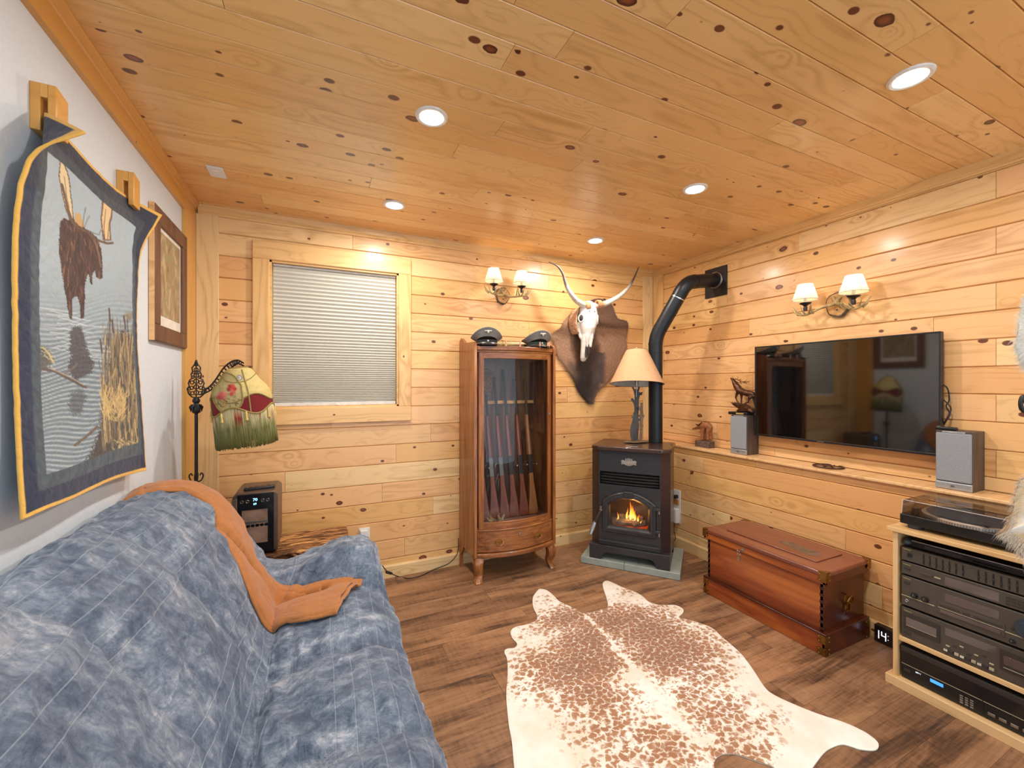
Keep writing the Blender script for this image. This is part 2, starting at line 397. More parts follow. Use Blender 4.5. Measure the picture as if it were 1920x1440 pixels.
# ================================================================ ROOM
YB=3.045; XRU=2.905; XRL=2.74; XL=-.68; YN=-1.6       # back wall, right wall upper and lower face, left wall, near end
def plank(parent,M,L,W,mat,g=.0055,dep=.011):
    bm=bmesh.new(); e=.0008
    c_=min(.005,dep*.5); prof=[(0,-.016),(0,-dep),(g*.6,-dep),(g*.6+.0002,-c_),(g*.6+c_*.7,0),(W-c_*.6,0),(W,-c_*.8),(W,-.016)]
    a=[bm.verts.new((e,y,z)) for y,z in prof]; b=[bm.verts.new((L-e,y,z)) for y,z in prof]
    n=len(prof)
    for i in range(n-1): bm.faces.new((a[i],b[i],b[i+1],a[i+1]))
    bm.faces.new(a); bm.faces.new(list(reversed(b)))
    bm.normal_update()
    o=finish(bm,'plank',mat,parent,smooth=False); o.matrix_basis=M; return o
def row(parent,Mf,c0,c1,joints,W,mat,**k):
    """one row of boards from c0 to c1 split at joints; Mf(start) gives the matrix"""
    cs=[c0]+[j for j in sorted(joints) if c0+.05<j<c1-.05]+[c1]
    for a,b in zip(cs[:-1],cs[1:]): plank(parent,Mf(a),b-a,W,mat,**k)
def slab(name,mat,x0,x1,y0,y1,z0,z1,parent=None):
    m=MB(); m.box(x0,x1,y0,y1,z0,z1); return B(m,name,mat,parent,smooth=False)
# ---- floor
floor=struct(slab('floor','floor_plank',XL-.1,3.0,YN,3.15,-.06,-.006))
PW=.152; y0=3.06-PW*30
jr=random.Random(3)
for r in range(30):
    y=y0+r*PW
    if y<-.35: continue
    off=jr.random()*1.1; js=[XL-.1+off+1.2*i for i in range(-1,5)]
    if abs(y-1.63)<.08: js=[-.2,.745,1.9]
    row(floor,lambda a,y=y:frame_M((a,y,0),(1,0,0),(0,1,0)),XL-.1,2.98,js,PW,'floor_plank',g=.0006,dep=.0012)
# ---- ceiling
ceil=struct(slab('ceiling','pine_ceiling',XL-.1,3.1,YN,3.15,HC+.012,HC+.07))
jr=random.Random(11)
for r in range(-9,19):
    y=.826+.12*r+.12
    if y-.12<-.3: continue
    js=[jr.uniform(-.3,1.6)+1.9*i for i in range(2)]
    if r%2: js=[j+.5 for j in js]
    row(ceil,lambda a,y=y:frame_M((a,y,HC),(1,0,0),(0,-1,0)),XL-.05,3.0,js,.12,'pine_ceiling',g=.004,dep=.006)
# ---- back wall with window opening
WX0,WX1,WZ0,WZ1=-.281,.517,1.213,2.156
wb=MB(); 
for bx in ((XL-.1,WX0,0,HC+.05),(WX1,3.1,0,HC+.05),(WX0,WX1,0,WZ0),(WX0,WX1,WZ1,HC+.05)):
    wb.box(bx[0],bx[1],YB+.012,YB+.13,bx[2],bx[3])
wall_back=struct(B(wb,'wall_back','pine_trim',smooth=False))
FB=lambda z:(lambda a:frame_M((a,YB,z),(1,0,0),(0,0,1)))
jr=random.Random(21)
zs=[.03]+[.1275+.135*i for i in range(18)]
fixed={3:[.86],5:[.85,.1],7:[.9]}
for i,z in enumerate(zs):
    W=(zs[i+1]-z) if i+1<len(zs) else .03
    if z+W>HC: W=HC-z
    if W<.02: continue
    js=[jr.uniform(-.2,1.0),jr.uniform(1.2,2.2)]
    if z>WZ0-.1 and z<WZ1+.02:
        if z+W<WZ0-.03 or z>WZ1+.03: row(wall_back,FB(z),-.56,2.8,js,W,'pine_wall')
        else:
            row(wall_back,FB(z),-.56,WX0-.03,[],W,'pine_wall'); row(wall_back,FB(z),WX1+.03,2.8,js[1:],W,'pine_wall')
    else: row(wall_back,FB(z),-.56,2.8,js,W,'pine_wall')
# ---- right wall: upper part set back, lower part with ledge
wall_right=struct(slab('wall_right','pine_trim',XRU+.012,XRU+.1,YN,3.15,0,HC+.05))
FR=lambda X,z:(lambda a:frame_M((X,-a,z),(0,-1,0),(0,0,1)))   # a = -y of the far end
def rrow(X,z,ya,yb,joints,W,mat): row(wall_right,FR(X,z),-yb,-ya,[-j for j in joints],W,mat)
us=[.857,.923]+[.923+.1322*i for i in range(1,13)]
jr=random.Random(5)
for i,z in enumerate(us):
    W=(us[i+1]-z) if i+1<len(us) else HC-z
    if z>=HC-.03: continue
    W=min(W,HC-z)
    js=[.82,jr.uniform(1.6,2.6)] if i%2==1 else [jr.uniform(1.0,2.4),-.4]
    rrow(XRU,z,YN,2.92,js,W,'pine_wall')
lw=MB(); lw.box(XRL+.012,XRU+.012,YN,3.04,0,.842)
lower=B(lw,'lower_wall','pine_trim',wall_right,smooth=False)
ls=[.03,.155,.282,.409,.536,.663,.79]
for i,z in enumerate(ls):
    W=(ls[i+1]-z) if i+1<len(ls) else .842-z
    js=[jr.uniform(.9,1.4),jr.uniform(1.9,2.6)]
    rrow(XRL,z,YN,3.03,js,W,'pine_wall')
m=MB(); m.box(2.715,XRU,YN,3.03,.843,.860); struct(B(m,'trim_5','pine_shelf',bevel=.004)).location=(0,0,0)
# ---- left wall, plain white
wall_left=struct(slab('wall_left','white_wall',XL-.1,XL,YN,3.15,0,HC+.05))
# ---- trims
def trim(n,mat,*boxes,bev=.003,rot=False):
    """boards whose grain should follow their length: built in local space with x along the length"""
    m=MB()
    for b_ in boxes: m.box(*b_)
    return struct(B(m,n,mat,bevel=bev))
def trimx(n,mat,M,L,prof,bev=0):
    m=MB(); m.prism(prof,0,L,'x'); o=struct(B(m,n,mat,bevel=bev,smooth=True,ang=.5)); o.matrix_world=M; return o
# left crown: flat board and cove; local x runs along +Y, local y = +X?  frame x=(0,1,0), y=(0,0,1) -> z=(1,0,0)
ML=lambda y,z,x:frame_M((x,y,z),(0,1,0),(0,0,1))
trimx('trim_1','pine_amber',ML(YN,HC,XL),3.03-YN,[(-.106,0),(-.106,.018),(-.038,.02),(-.034,.024),(-.026,.026),(-.012,.034),(-.006,.038),(0,.038),(0,0)])
# back crown  frame x=(1,0,0), y=(0,0,1) -> z=(0,-1,0)
MBk=lambda x,z:frame_M((x,YB,z),(1,0,0),(0,0,1))
crown=[(-.055,0),(-.055,.014),(-.048,.017),(-.04,.016),(-.036,.02),(-.012,.022),(0,.024),(0,0)]
trimx('trim_2','pine_trim',MBk(XL+.03,HC),XRU-XL-.03,crown)
# right crown frame x=(0,-1,0), y=(0,0,1) -> z=(-1,0,0)
trimx('trim_3','pine_trim',frame_M((XRU,YB,HC),(0,-1,0),(0,0,1)),YB-YN,crown)
# corner boards
VM=lambda o,n:frame_M(o,(0,0,1),n)   # local x up
def vboard(n,mat,o,yd,L,W,T):
    m=MB(); m.box(0,L,0,W,0,T); b_=struct(B(m,n,mat,bevel=.002)); b_.matrix_world=frame_M(o,(0,0,1),yd); return b_
# x=up, y=yd, z = up cross yd :  up x (+X)=+Y ; up x (-X) = -Y ; up x (+Y) = -X ; up x (-Y)=+X
vboard('trim_4','pine_pale',(-.549,YB,0),(-1,0,0),HC-.055,.112,.016)
vboard('trim_6','pine_amber',(XL,YB-.015,0),(0,-1,0),HC-.1,.20,.019)
vboard('trim_7','pine_pale',(XRU-.018,YB,.86),(-1,0,0),HC-.055-.86,.112,.016)
vboard('trim_8','pine_trim',(XRU,2.908,.86),(0,1,0),HC-.055-.86,.122,.016)
vboard('trim_9','pine_pale',(XRL+.01,YB,0),(-1,0,0),.842,.08,.014)
# baseboards
bprof=[(0,0),(0,.015),(.078,.015),(.086,.010),(.088,0)]
o=trimx('baseboard_back','pine_pale',frame_M((-.55,YB,0),(1,0,0),(0,0,1)),XRL+.55,bprof)
o=trimx('baseboard_right','pine_pale',frame_M((XRL,YB,0),(0,-1,0),(0,0,1)),YB-YN,bprof)
o=trimx('baseboard_left','pine_pale',frame_M((XL,YN,0),(0,1,0),(0,0,1)),2.83-YN,bprof)
# ---- window: casing, jamb, sill, glass
win=bpy.data.objects.new('window_1',None); COL.objects.link(win); struct(win)
def hb(name,x0,x1,z0,z1,T=.024,mat='pine_trim'):
    m=MB(); m.box(0,x1-x0,0,z1-z0,0,T); o=B(m,name,mat,win,bevel=.003); o.matrix_basis=frame_M((x0,YB,z0),(1,0,0),(0,0,1))
def vb(name,x0,x1,z0,z1,T=.024,mat='pine_trim'):
    m=MB(); m.box(0,z1-z0,0,x1-x0,0,T); o=B(m,name,mat,win,bevel=.003); o.matrix_basis=frame_M((x1,YB,z0),(0,0,1),(-1,0,0))
hb('casing',-.373,.604,2.156,2.268); hb('casing',-.373,.604,1.108,1.213)
vb('casing',-.373,-.281,1.213,2.156); vb('casing',.517,.604,1.213,2.156)
m=MB(); t=.012
m.box(WX0,WX0+t,YB-.01,YB+.12,WZ0,WZ1); m.box(WX1-t,WX1,YB-.01,YB+.12,WZ0,WZ1); m.box(WX0,WX1,YB-.01,YB+.12,WZ1-t,WZ1); m.box(WX0,WX1,YB-.01,YB+.12,WZ0,WZ0+t)
B(m,'jamb','pine_trim',win,smooth=False)
m=MB(); m.box(WX0,WX1,YB+.10,YB+.104,WZ0,WZ1); B(m,'pane','window_glass',win,smooth=False)
m=MB()
for b_ in ((WX0+t,WX0+.045,WZ0,WZ1),(WX1-.045,WX1-t,WZ0,WZ1),(WX0,WX1,WZ0+t,WZ0+.05),(WX0,WX1,WZ1-.05,WZ1-t),(WX0,WX1,1.66,1.7)): m.box(b_[0],b_[1],YB+.09,YB+.115,b_[2],b_[3])
B(m,'sash','white_plastic',win,smooth=False)
# shade
sh=thing('window_shade','closed pale grey cellular shade filling the window on the back wall','shade',(.118,YB+.03,WZ0+.01))
m=MB(); prof=[]; z=WZ1-t-.012; top=z; n=0
zl=[]
while z>WZ0+.045:
    f=(z-WZ0)/(top-WZ0); step=.0115+.014*smooth(0.05,.75,f); zl.append((z,step)); z-=step
hw=(WX1-WX0)/2-t-.004
rings=[]
for (z,st) in zl:
    for dz,dy in ((0,.006),(-st*.5,-.006)):
        rings.append([m._v((-hw,dy,z+dz-WZ0-.01)),m._v((hw,dy,z+dz-WZ0-.01))])
rings.append([m._v((-hw,.006,.03)),m._v((hw,.006,.03))])
m.quadloop(rings,close=False); B(m,'pleated_fabric','blind_fabric',sh,smooth=False,solid=.001)
m=MB(); m.box(-hw,hw,-.014,.012,.002,.026); B(m,'bottom_rail','blind_rail',sh,bevel=.003)
m=MB(); m.box(-hw,hw,-.014,.014,top-WZ0-.012,top-WZ0+.001); B(m,'head_rail','blind_rail',sh,bevel=.002)
m=MB(); m.box(-.01,.01,-.02,-.013,.006,.016); B(m,'pull_tab','trim_white',sh)
# ---- recessed lights
first=None
names={(1.87,.73):'round recessed ceiling light nearest the right edge, above the stereo',(.41,1.645):'round recessed ceiling light nearest the quilt, largest of the left pair',
 (1.87,1.645):'round recessed ceiling light in the middle of the right row',(.41,2.55):'round recessed ceiling light just in front of the window wall',
 (1.87,2.55):'small round recessed ceiling light above the horned skull',(.41,.73):'round recessed ceiling light directly over the couch'}
for (lx,ly) in DOWNLIGHTS:
    t_=thing('recessed_light',names[(lx,ly)],'ceiling light',(lx,ly,HC),group='recessed ceiling lights')
    m=MB(); m.lathe([(.046,-.001),(.048,-.006),(.056,-.008),(.063,-.005),(.065,.001)],n=36,capa=False,capb=False); B(m,'trim_ring','trim_white',t_)
    m=MB(); m.lathe([(.047,-.002),(.001,-.002)],n=32,capa=False); B(m,'diffuser','led_disc',t_)
# ---- blank ceiling plate
t_=thing('blank_cover_plate','small white rectangular blank plate on the ceiling near the left wall','plate',(-.466,2.528,HC))
m=MB(); m.cbox((0,0,-.003),(.07,.115,.006)); B(m,'plate','white_plastic',t_,bevel=.002)
for s in (-.02,.02): m=MB(); m.cbox((0,s,-.0065),(.03,.012,.002)); B(m,'cover_tab','trim_white',t_)
# ================================================================ COUCH
SEC=[(.305,.03),(.30,.25),(.275,.39),(.20,.455),(.05,.46),(-.10,.435),(-.165,.43),(-.235,.57),(-.34,.755),(-.43,.885),(-.53,.95),(-.60,.95),(-.655,.90),(-.665,.5)]
ARMS=[(.275,.03),(.285,.28),(.275,.47),(.235,.585),(.13,.620),(0,.590),(-.12,.552),(-.22,.585),(-.33,.755),(-.43,.88),(-.53,.935),(-.60,.935),(-.655,.88),(-.665,.5)]
CS1=[tuple(v) for v in catmull([(a,b,0) for a,b in SEC],10)]; CS2=[tuple(v) for v in catmull([(a,b,0) for a,b in ARMS],10)]
SEAMS=[.27,.70,1.12,1.54,1.98]
def couch(si,y,wr=1.0):
    w=max(smooth(1.95,2.06,y),smooth(.32,.21,y) if y<.32 else 0)
    if y<.32: w=1-smooth(.21,.32,y)
    i=min(si*10,129.999); i0=int(i); f=i-i0
    x=lerp(lerp(CS1[i0][0],CS1[i0+1][0],f),lerp(CS2[i0][0],CS2[i0+1][0],f),w)
    z=lerp(lerp(CS1[i0][1],CS1[i0+1][1],f),lerp(CS2[i0][1],CS2[i0+1][1],f),w)
    puff=0
    for a,b in zip(SEAMS[:-1],SEAMS[1:]):
        if a<=y<=b: puff=(1-abs((y-a)/(b-a)*2-1)**4)-.6
    seat=smooth(1.5,3,si)*(1-smooth(5,6.2,si)); back=smooth(6.5,7.6,si)*(1-smooth(10.5,12,si))
    z+=seat*puff*.05*(1-w); x+=back*puff*.03; z+=back*puff*.015
    e=smooth(2.17,2.29,y); z-=e*e*.07*smooth(0,3,si)
    if wr:
        p=Vector((si*.55,y*2.6,3.1)); n=noise.noise(p)*.016*wr
        q=Vector((si*1.1+y*2.2,y*7.5-si*.9,9.2)); r_=abs(noise.noise(q))
        n+=(.5-r_)*.022*wr
        q2=Vector((si*3.2,y*5.5+si*.4,1.7)); n+=noise.noise(q2)*.006*wr
        q3=Vector((si*2.1-y*7,y*13+si*2,5.5)); n+=(.35-abs(noise.noise(q3)))*.010*wr
        edge=smooth(0,.6,si)*(1-smooth(12,13,si))
        i1=min(i0+2,130); i2=max(i0-1,0)
        tx=CS1[i1][0]-CS1[i2][0]; tz=CS1[i1][1]-CS1[i2][1]; L_=math.hypot(tx,tz) or 1
        nx,nz=-tz/L_,tx/L_
        if nz<0 and si<11: nx,nz=-nx,-nz
        if si>=11: nx,nz=.0,1
        if si<3: nx,nz=abs(nx)+.3,.2
        x+=nx*n*edge; z+=nz*n*edge
    return (x,y,z)
t=thing('couch','long couch hidden under a rumpled blue-grey velvet cover along the white wall','couch',(-.2,1.2,0))
Lc=Vector((-.2,1.2,0))
bm=bmesh.new(); NS,NY=240,360
ys=[.02+ (2.29-.02)*j/NY for j in range(NY+1)]
arc=[0]
for a,b in zip(CS1[:-1],CS1[1:]): arc.append(arc[-1]+math.hypot(b[0]-a[0],b[1]-a[1]))
uvl=bm.loops.layers.uv.new('UVMap'); rows=[]; uvv={}
def addrow(y,zf=1.0,dy=0):
    r_=[]
    for i in range(NS+1):
        si=13*i/NS; p=couch(si,y); v=bm.verts.new((p[0]-Lc.x,p[1]+dy-Lc.y,p[2]*zf)); k_=si*10; i0=min(int(k_),129)
        uvv[v]=(lerp(arc[i0],arc[i0+1],k_-i0),y+dy); r_.append(v)
    rows.append(r_)
addrow(ys[0],.03,-.02); addrow(ys[0],.5,-.02); addrow(ys[0],.9,-.015)
for y in ys: addrow(y)
addrow(2.29,.93,.012); addrow(2.29,.75,.018); addrow(2.29,.5,.014); addrow(2.29,.25,.016); addrow(2.29,.03,.018)
for a,b in zip(rows[:-1],rows[1:]):
    for i in range(NS):
        f=bm.faces.new((a[i],b[i],b[i+1],a[i+1]))
        for l in f.loops: l[uvl].uv=uvv[l.vert]
m,k=newmat('velvet_blue'); b=k.b
tc=k.add('ShaderNodeTexCoord'); o_=tc.outputs['Object']; uv=tc.outputs['UV']
n1=k.noise(k.mapping(o_,(1,1,1)),3.2,6,.66,.6); n2=k.noise(k.mapping(uv,(7,17,1),rot=(0,0,-.6)),1.0,6,.72,.5); n3=k.noise(o_,140,2,.6); n4=k.noise(k.mapping(o_,(1,1,1),(3,1,5)),26,4,.6,1.0)
g=k.math('ADD',k.math('ADD',k.math('MULTIPLY',n1,.3),k.math('MULTIPLY',n2,.36)),k.math('ADD',k.math('MULTIPLY',n3,.08),k.math('MULTIPLY',n4,.26)))
c=k.ramp(g,[(.41,s2l((58,74,98))),(.48,s2l((86,102,124))),(.54,s2l((118,132,150))),(.59,s2l((158,166,180))),(.65,s2l((188,192,200)))])  # crushed pile tones; pale stops paint the velvet's sheen highlights into the colour
sx=k.add('ShaderNodeSeparateXYZ'); k.link(uv,sx.inputs[0])
wv=k.math('ADD',sx.outputs[0],k.math('MULTIPLY',k.math('SUBTRACT',k.noise(uv,3,2),.5),.02))
fr=k.math('ABSOLUTE',k.math('SUBTRACT',k.math('FRACT',k.math('DIVIDE',wv,.050)),.5))
ln=k.ramp(fr,[(0,(1,1,1)),(.02,(.4,.4,.4)),(.045,(0,0,0))])
win=k.math('GREATER_THAN',k.math('SINE',k.math('MULTIPLY',wv,15.0)),-.25)
lm=k.math('MULTIPLY',k.math('MULTIPLY',ln,win),k.ramp(k.noise(uv,22,3,.7),[(.3,(0,0,0)),(.5,(1,1,1))]))
c=k.mix(k.math('MULTIPLY',lm,.5),c,s2l((178,188,200)))
k.link(c,b.inputs['Base Color']); b.inputs['Roughness'].default_value=.62
b.inputs['Sheen Weight'].default_value=.5; b.inputs['Sheen Roughness'].default_value=.35; b.inputs['Sheen Tint'].default_value=(.75,.84,1,1)
n5=k.math('ABSOLUTE',k.math('SUBTRACT',k.noise(k.mapping(o_,(1,1,1),(9,2,1)),11,4,.6,1.5),.5))
n6=k.math('ABSOLUTE',k.math('SUBTRACT',k.noise(k.mapping(uv,(26,9,1),rot=(0,0,.35)),1.0,3,.6,.8),.5))
h=k.math('ADD',k.math('SUBTRACT',k.math('MULTIPLY',n4,.5),k.math('ADD',k.math('MULTIPLY',n5,.9),k.math('MULTIPLY',n6,.7))),k.math('SUBTRACT',k.math('MULTIPLY',n3,.15),k.math('MULTIPLY',lm,.3)))
k.link(k.bump(h,.45,.013),b.inputs['Normal'])
finish(bm,'couch_cover','velvet_blue',t,ang=3)
# ---- orange throw
t=thing('throw_blanket','folded burnt orange throw draped over the far end of the couch','blanket',(-.2,1.95,.5))
TR=[(13,1.98,13,2.2),(12,1.98,12,2.22),(11,2.02,11,2.25),(9.8,2.085,9.9,2.27),(8.8,2.04,8.8,2.26),(7.9,1.90,8.0,2.21),(7.2,1.815,7.1,2.06),(6.6,1.80,6.3,2.02),(5.3,1.785,5.6,2.01),(4.5,1.73,4.76,1.995),(3.9,1.70,3.26,1.98)]
def throw_strip(off,inn,tuck,ph):
    cn=catmull([(a,b_,0) for a,b_,_,_ in TR],8); cf=catmull([(c_,d_,0) for _,_,c_,d_ in TR],8)
    M_=len(cn)-1
    def fn(u,v):
        q=v*M_*(1-tuck); i=min(int(q),M_-1); f=q-i; a=cn[i].lerp(cn[i+1],f); c_=cf[i].lerp(cf[i+1],f)
        uu=inn+u*(1-2*inn)
        p=a.lerp(c_,uu); 
        P0=Vector(couch(max(p.x,.5),p.y,.5)); P1=Vector(couch(max(p.x-.15,.4),p.y,.5)); P2=Vector(couch(p.x,p.y+.01,.5))
        nrm=(P1-P0).cross(P2-P0); 
        if nrm.length>0: nrm.normalize()
        if nrm.z<0 : nrm=-nrm
        if p.x>12: nrm=Vector((0,0,1))
        rnd_=math.sin(PI*min(1,max(0,u)))**.35
        wob=noise.noise(Vector((p.x*1.0+ph,uu*4,2)))*.006+abs(noise.noise(Vector((p.x*.35+uu*2+ph,uu*10,7))))*.009+noise.noise(Vector((v*16+ph,uu*14,1)))*.003
        lift=.012*(1-smooth(5,6.5,p.x))
        P0=P0+nrm*(off*rnd_+.004+wob*rnd_+lift)
        return (P0.x+.2,P0.y-1.95,P0.z-.5)
    m=MB(); m.grid(fn,26,130); return m
B(throw_strip(.013,0,0,0),'top_layer','orange_cloth',t,ang=3,solid=.006)
B(throw_strip(.006,-.01,.025,4),'under_layer','orange_cloth',t,ang=3,solid=.006)
B(throw_strip(.020,.02,.012,9),'folded_layer','orange_cloth',t,ang=3,solid=.005)
# ================================================================ MOOSE QUILT
QS=[0,.07,.20,.42,.66,.80]; QT=[0,.13,.28,.6,.88,1.1]
QC=[ # rows top to bottom: (design x, design y, distance plane X)
 [(160,248,-.535),(86,212,-.652),(128,262,-.65),(196,335,-.645),(248,374,-.652),(303,403,-.592)],
 [(62,288,-.622),(80,312,-.63),(122,340,-.65),(192,402,-.645),(238,436,-.645),(266,466,-.625)],
 [(30,392,-.640),(66,412,-.640),(118,430,-.65),(189,470,-.648),(238,505,-.645),(258,528,-.645)],
 [(25,600,-.650),(64,606,-.640),(117,612,-.65),(188,622,-.645),(240,628,-.648),(256,632,-.650)],
 [(30,800,-.645),(70,795,-.635),(122,786,-.64),(192,768,-.636),(247,752,-.645),(264,750,-.645)],
 [(40,975,-.625),(82,956,-.612),(134,935,-.612),(204,902,-.622),(256,886,-.630),(273,882,-.622)]]
def cmi(vals,ts,t):
    i=0
    while i<len(ts)-2 and t>ts[i+1]: i+=1
    a=vals[max(i-1,0)];b=vals[i];c=vals[i+1];d=vals[min(i+2,len(vals)-1)]
    f=(t-ts[i])/(ts[i+1]-ts[i])
    # finite-difference tangents for uneven knots
    def tan(j):
        j0,j1=max(j-1,0),min(j+1,len(vals)-1)
        return (np.array(vals[j1])-np.array(vals[j0]))/(ts[j1]-ts[j0])
    h=ts[i+1]-ts[i]; m0=tan(i)*h; m1=tan(i+1)*h
    return (2*f**3-3*f*f+1)*np.array(b)+(f**3-2*f*f+f)*m0+(-2*f**3+3*f*f)*np.array(c)+(f**3-f*f)*m1
class Paint:
    """flat print baked on vertices: shapes in design coordinates"""
    def __init__(s,X,Y,base): s.X=X; s.Y=Y; s.C=np.tile(np.array(s2l(base)),(len(X),1)).astype(float); s.rng=np.random.RandomState(4)
    def put(s,mask,c,a=1.0):
        c=np.array(s2l(c)); m=(np.clip(mask,0,1)*a)[:,None]; s.C=s.C*(1-m)+c*m
    def poly(s,P_,c,a=1.0,jit=0):
        X,Y=s.X,s.Y
        if jit: X=X+s.rng.uniform(-jit,jit,len(X)); Y=Y+s.rng.uniform(-jit,jit,len(Y))
        ins=np.zeros(len(X),bool); n=len(P_)
        for i in range(n):
            x0,y0=P_[i]; x1,y1=P_[(i+1)%n]
            if y0==y1: continue
            cond=((y0>Y)!=(y1>Y))&(X<(x1-x0)*(Y-y0)/(y1-y0)+x0); ins^=cond
        s.put(ins.astype(float),c,a); return ins
    def line(s,P_,wd,c,a=1.0,w1=None):
        best=np.full(len(s.X),-9.0); n=len(P_)-1
        for i in range(n):
            x0,y0=P_[i]; x1,y1=P_[i+1]; dx,dy=x1-x0,y1-y0; L2=dx*dx+dy*dy+1e-9
            t=np.clip(((s.X-x0)*dx+(s.Y-y0)*dy)/L2,0,1)
            d=np.hypot(s.X-x0-t*dx,s.Y-y0-t*dy); ww=wd if w1 is None else wd+(w1-wd)*((i+t)/n)
            best=np.maximum(best,ww/2-d)
        s.put(best+.5,c,a)
    def ell(s,cx,cy,rx,ry,c,a=1.0,soft=.15):
        d=np.hypot((s.X-cx)/rx,(s.Y-cy)/ry); s.put((1-d)/soft,c,a)
t=thing('moose_quilt','quilted wall hanging with a bull moose standing in a lake, navy border and gold binding','quilt',(XL,1.8,1.6))
NU,NV=190,400
bm=bmesh.new(); vs=[]; dx_=[];dy_=[];ss=[];tt=[]
for j in range(NV+1):
    T_=QT[-1]*j/NV; rowc=[]
    for c_ in range(6):
        rowc.append(cmi([QC[r_][c_] for r_ in range(6)],QT,T_))
    rr=[]
    for i in range(NU+1):
        S_=QS[-1]*i/NU; q=cmi([tuple(v) for v in rowc],QS,S_)
        q[2]=max(q[2],-.672); p=onX(q[0],q[1],q[2])
        puff=.0015*noise.noise(Vector((S_*30,T_*30,0)))
        v=bm.verts.new((p.x+puff-XL,p.y-1.8,p.z-1.6)); rr.append(v); dx_.append(q[0]);dy_.append(q[1]);ss.append(S_);tt.append(T_)
    vs.append(rr)
for a,b_ in zip(vs[:-1],vs[1:]):
    for i in range(NU): bm.faces.new((a[i],a[i+1],b_[i+1],b_[i]))
X=np.array(dx_);Y=np.array(dy_);S_=np.array(ss);T_=np.array(tt)
pt=Paint(X,Y,(168,184,194))
rg=np.random.RandomState(2)
# water: vertical tone change and ripples
pt.put((Y-480)/220,(126,142,152),.85)
rip=np.sin(Y*.75+X*.10+4*np.sin(X*.045+Y*.02)); rip2=np.sin(Y*.33+X*.16+5*np.sin(X*.03))
dk=np.clip((Y-540)/120,0,1)
pt.put(np.clip(rip-.2,0,1)*dk,(82,98,112),.85); pt.put(np.clip(-rip-.6,0,1)*dk*2,(206,216,222),.7); pt.put(np.clip(rip2-.5,0,1)*dk,(84,100,112),.6)
for i in range(14):
    y_=575+i*7+rg.uniform(-3,3); x0=rg.uniform(60,150); pt.line([(x0,y_),(x0+rg.uniform(40,110),y_+rg.uniform(8,18))],1.4,(214,222,226),.7)
# reflection
pt.poly([(134,612),(150,612),(158,640),(166,668),(176,680),(168,700),(150,706),(140,716),(128,700),(124,682),(132,668),(124,655),(130,640),(126,628)],(70,66,72),.92,jit=3)
pt.poly([(130,735),(150,730),(160,745),(150,775),(134,780),(126,760)],(74,76,80),.7,jit=4)
# moose body
body=[(110,415),(118,408),(126,412),(133,407),(141,415),(150,420),(160,430),(172,438),(180,446),(187,466),(190,490),(190,521),(183,523),(178,518),(175,506),(171,516),(170,534),(166,530),(164,512),(160,520),(157,530),(157,560),(155,597),(149,598),(147,574),(143,556),(138,556),(133,560),(133,598),(127,597),(124,575),(120,550),(113,510),(108,470),(108,440)]
pt.poly(body,(72,48,42),1,jit=.8)
ins=pt.poly(body,(72,48,42),0)
for i in range(170):
    x_=rg.uniform(110,188); y_=rg.uniform(412,595)
    c_=[(122,82,62),(40,28,28),(158,112,86),(96,64,50),(50,34,32)][rg.randint(5)]
    keep=pt.C.copy(); pt.line([(x_,y_),(x_+rg.uniform(-3,4),y_+rg.uniform(8,20))],1.6,c_,.7); pt.C=np.where(ins[:,None],pt.C,keep)
pt.line([(170,440),(182,470),(187,500)],3,(150,120,100),.6)
# antlers
pt.poly([(109,294),(120,308),(127,330),(130,352),(133,380),(136,410),(127,412),(119,390),(112,358),(107,330)],(112,92,74),1,jit=.6)
pt.poly([(111,300),(119,311),(125,331),(128,352),(131,380),(134,408),(129,409),(121,388),(114,357),(109,330)],(222,204,160),1,jit=.6)
pt.line([(113,345),(119,366),(124,390),(132,412),(140,424),(152,430),(164,436),(172,446),(186,452),(200,456),(209,455)],4.2,(104,78,58))
pt.poly([(138,398),(148,400),(152,412),(156,425),(146,424),(138,414)],(196,160,104),1,jit=.6)
pt.poly([(189,372),(200,379),(211,377),(209,402),(205,420),(207,451),(191,451),(187,420),(187,396)],(120,94,72),1,jit=.6)
pt.poly([(192,378),(200,382),(208,380),(206,400),(202,420),(204,448),(194,448),(190,420),(190,398)],(226,196,146),1,jit=.6)
for L_ in ([(152,426),(155,405),(158,388)],[(156,426),(163,408),(166,404)],[(194,448),(193,420),(196,392)],[(200,448),(202,420),(207,398)],[(160,430),(172,436),(184,440),(187,430)],[(117,330),(121,360),(127,390)]):
    pt.line(L_,1.5,(98,76,64),.9)
# log and drift
pt.poly([(64,652),(80,650),(92,660),(98,676),(86,690),(66,700)],(90,88,84),.9,jit=3)
pt.line([(64,652),(78,652),(90,664),(96,678)],4,(196,184,124),.9)
for i in range(24): x_=rg.uniform(64,95);y_=rg.uniform(652,690); pt.line([(x_,y_),(x_+8,y_+rg.uniform(0,12))],1.2,[(210,200,160),(60,54,52)][i%2],.8)
pt.line([(66,690),(100,696),(130,712),(158,726)],5,(92,78,70)); pt.line([(118,702),(132,692),(142,682)],3,(120,104,92)); pt.line([(90,690),(128,706),(156,722)],1.5,(176,160,140))
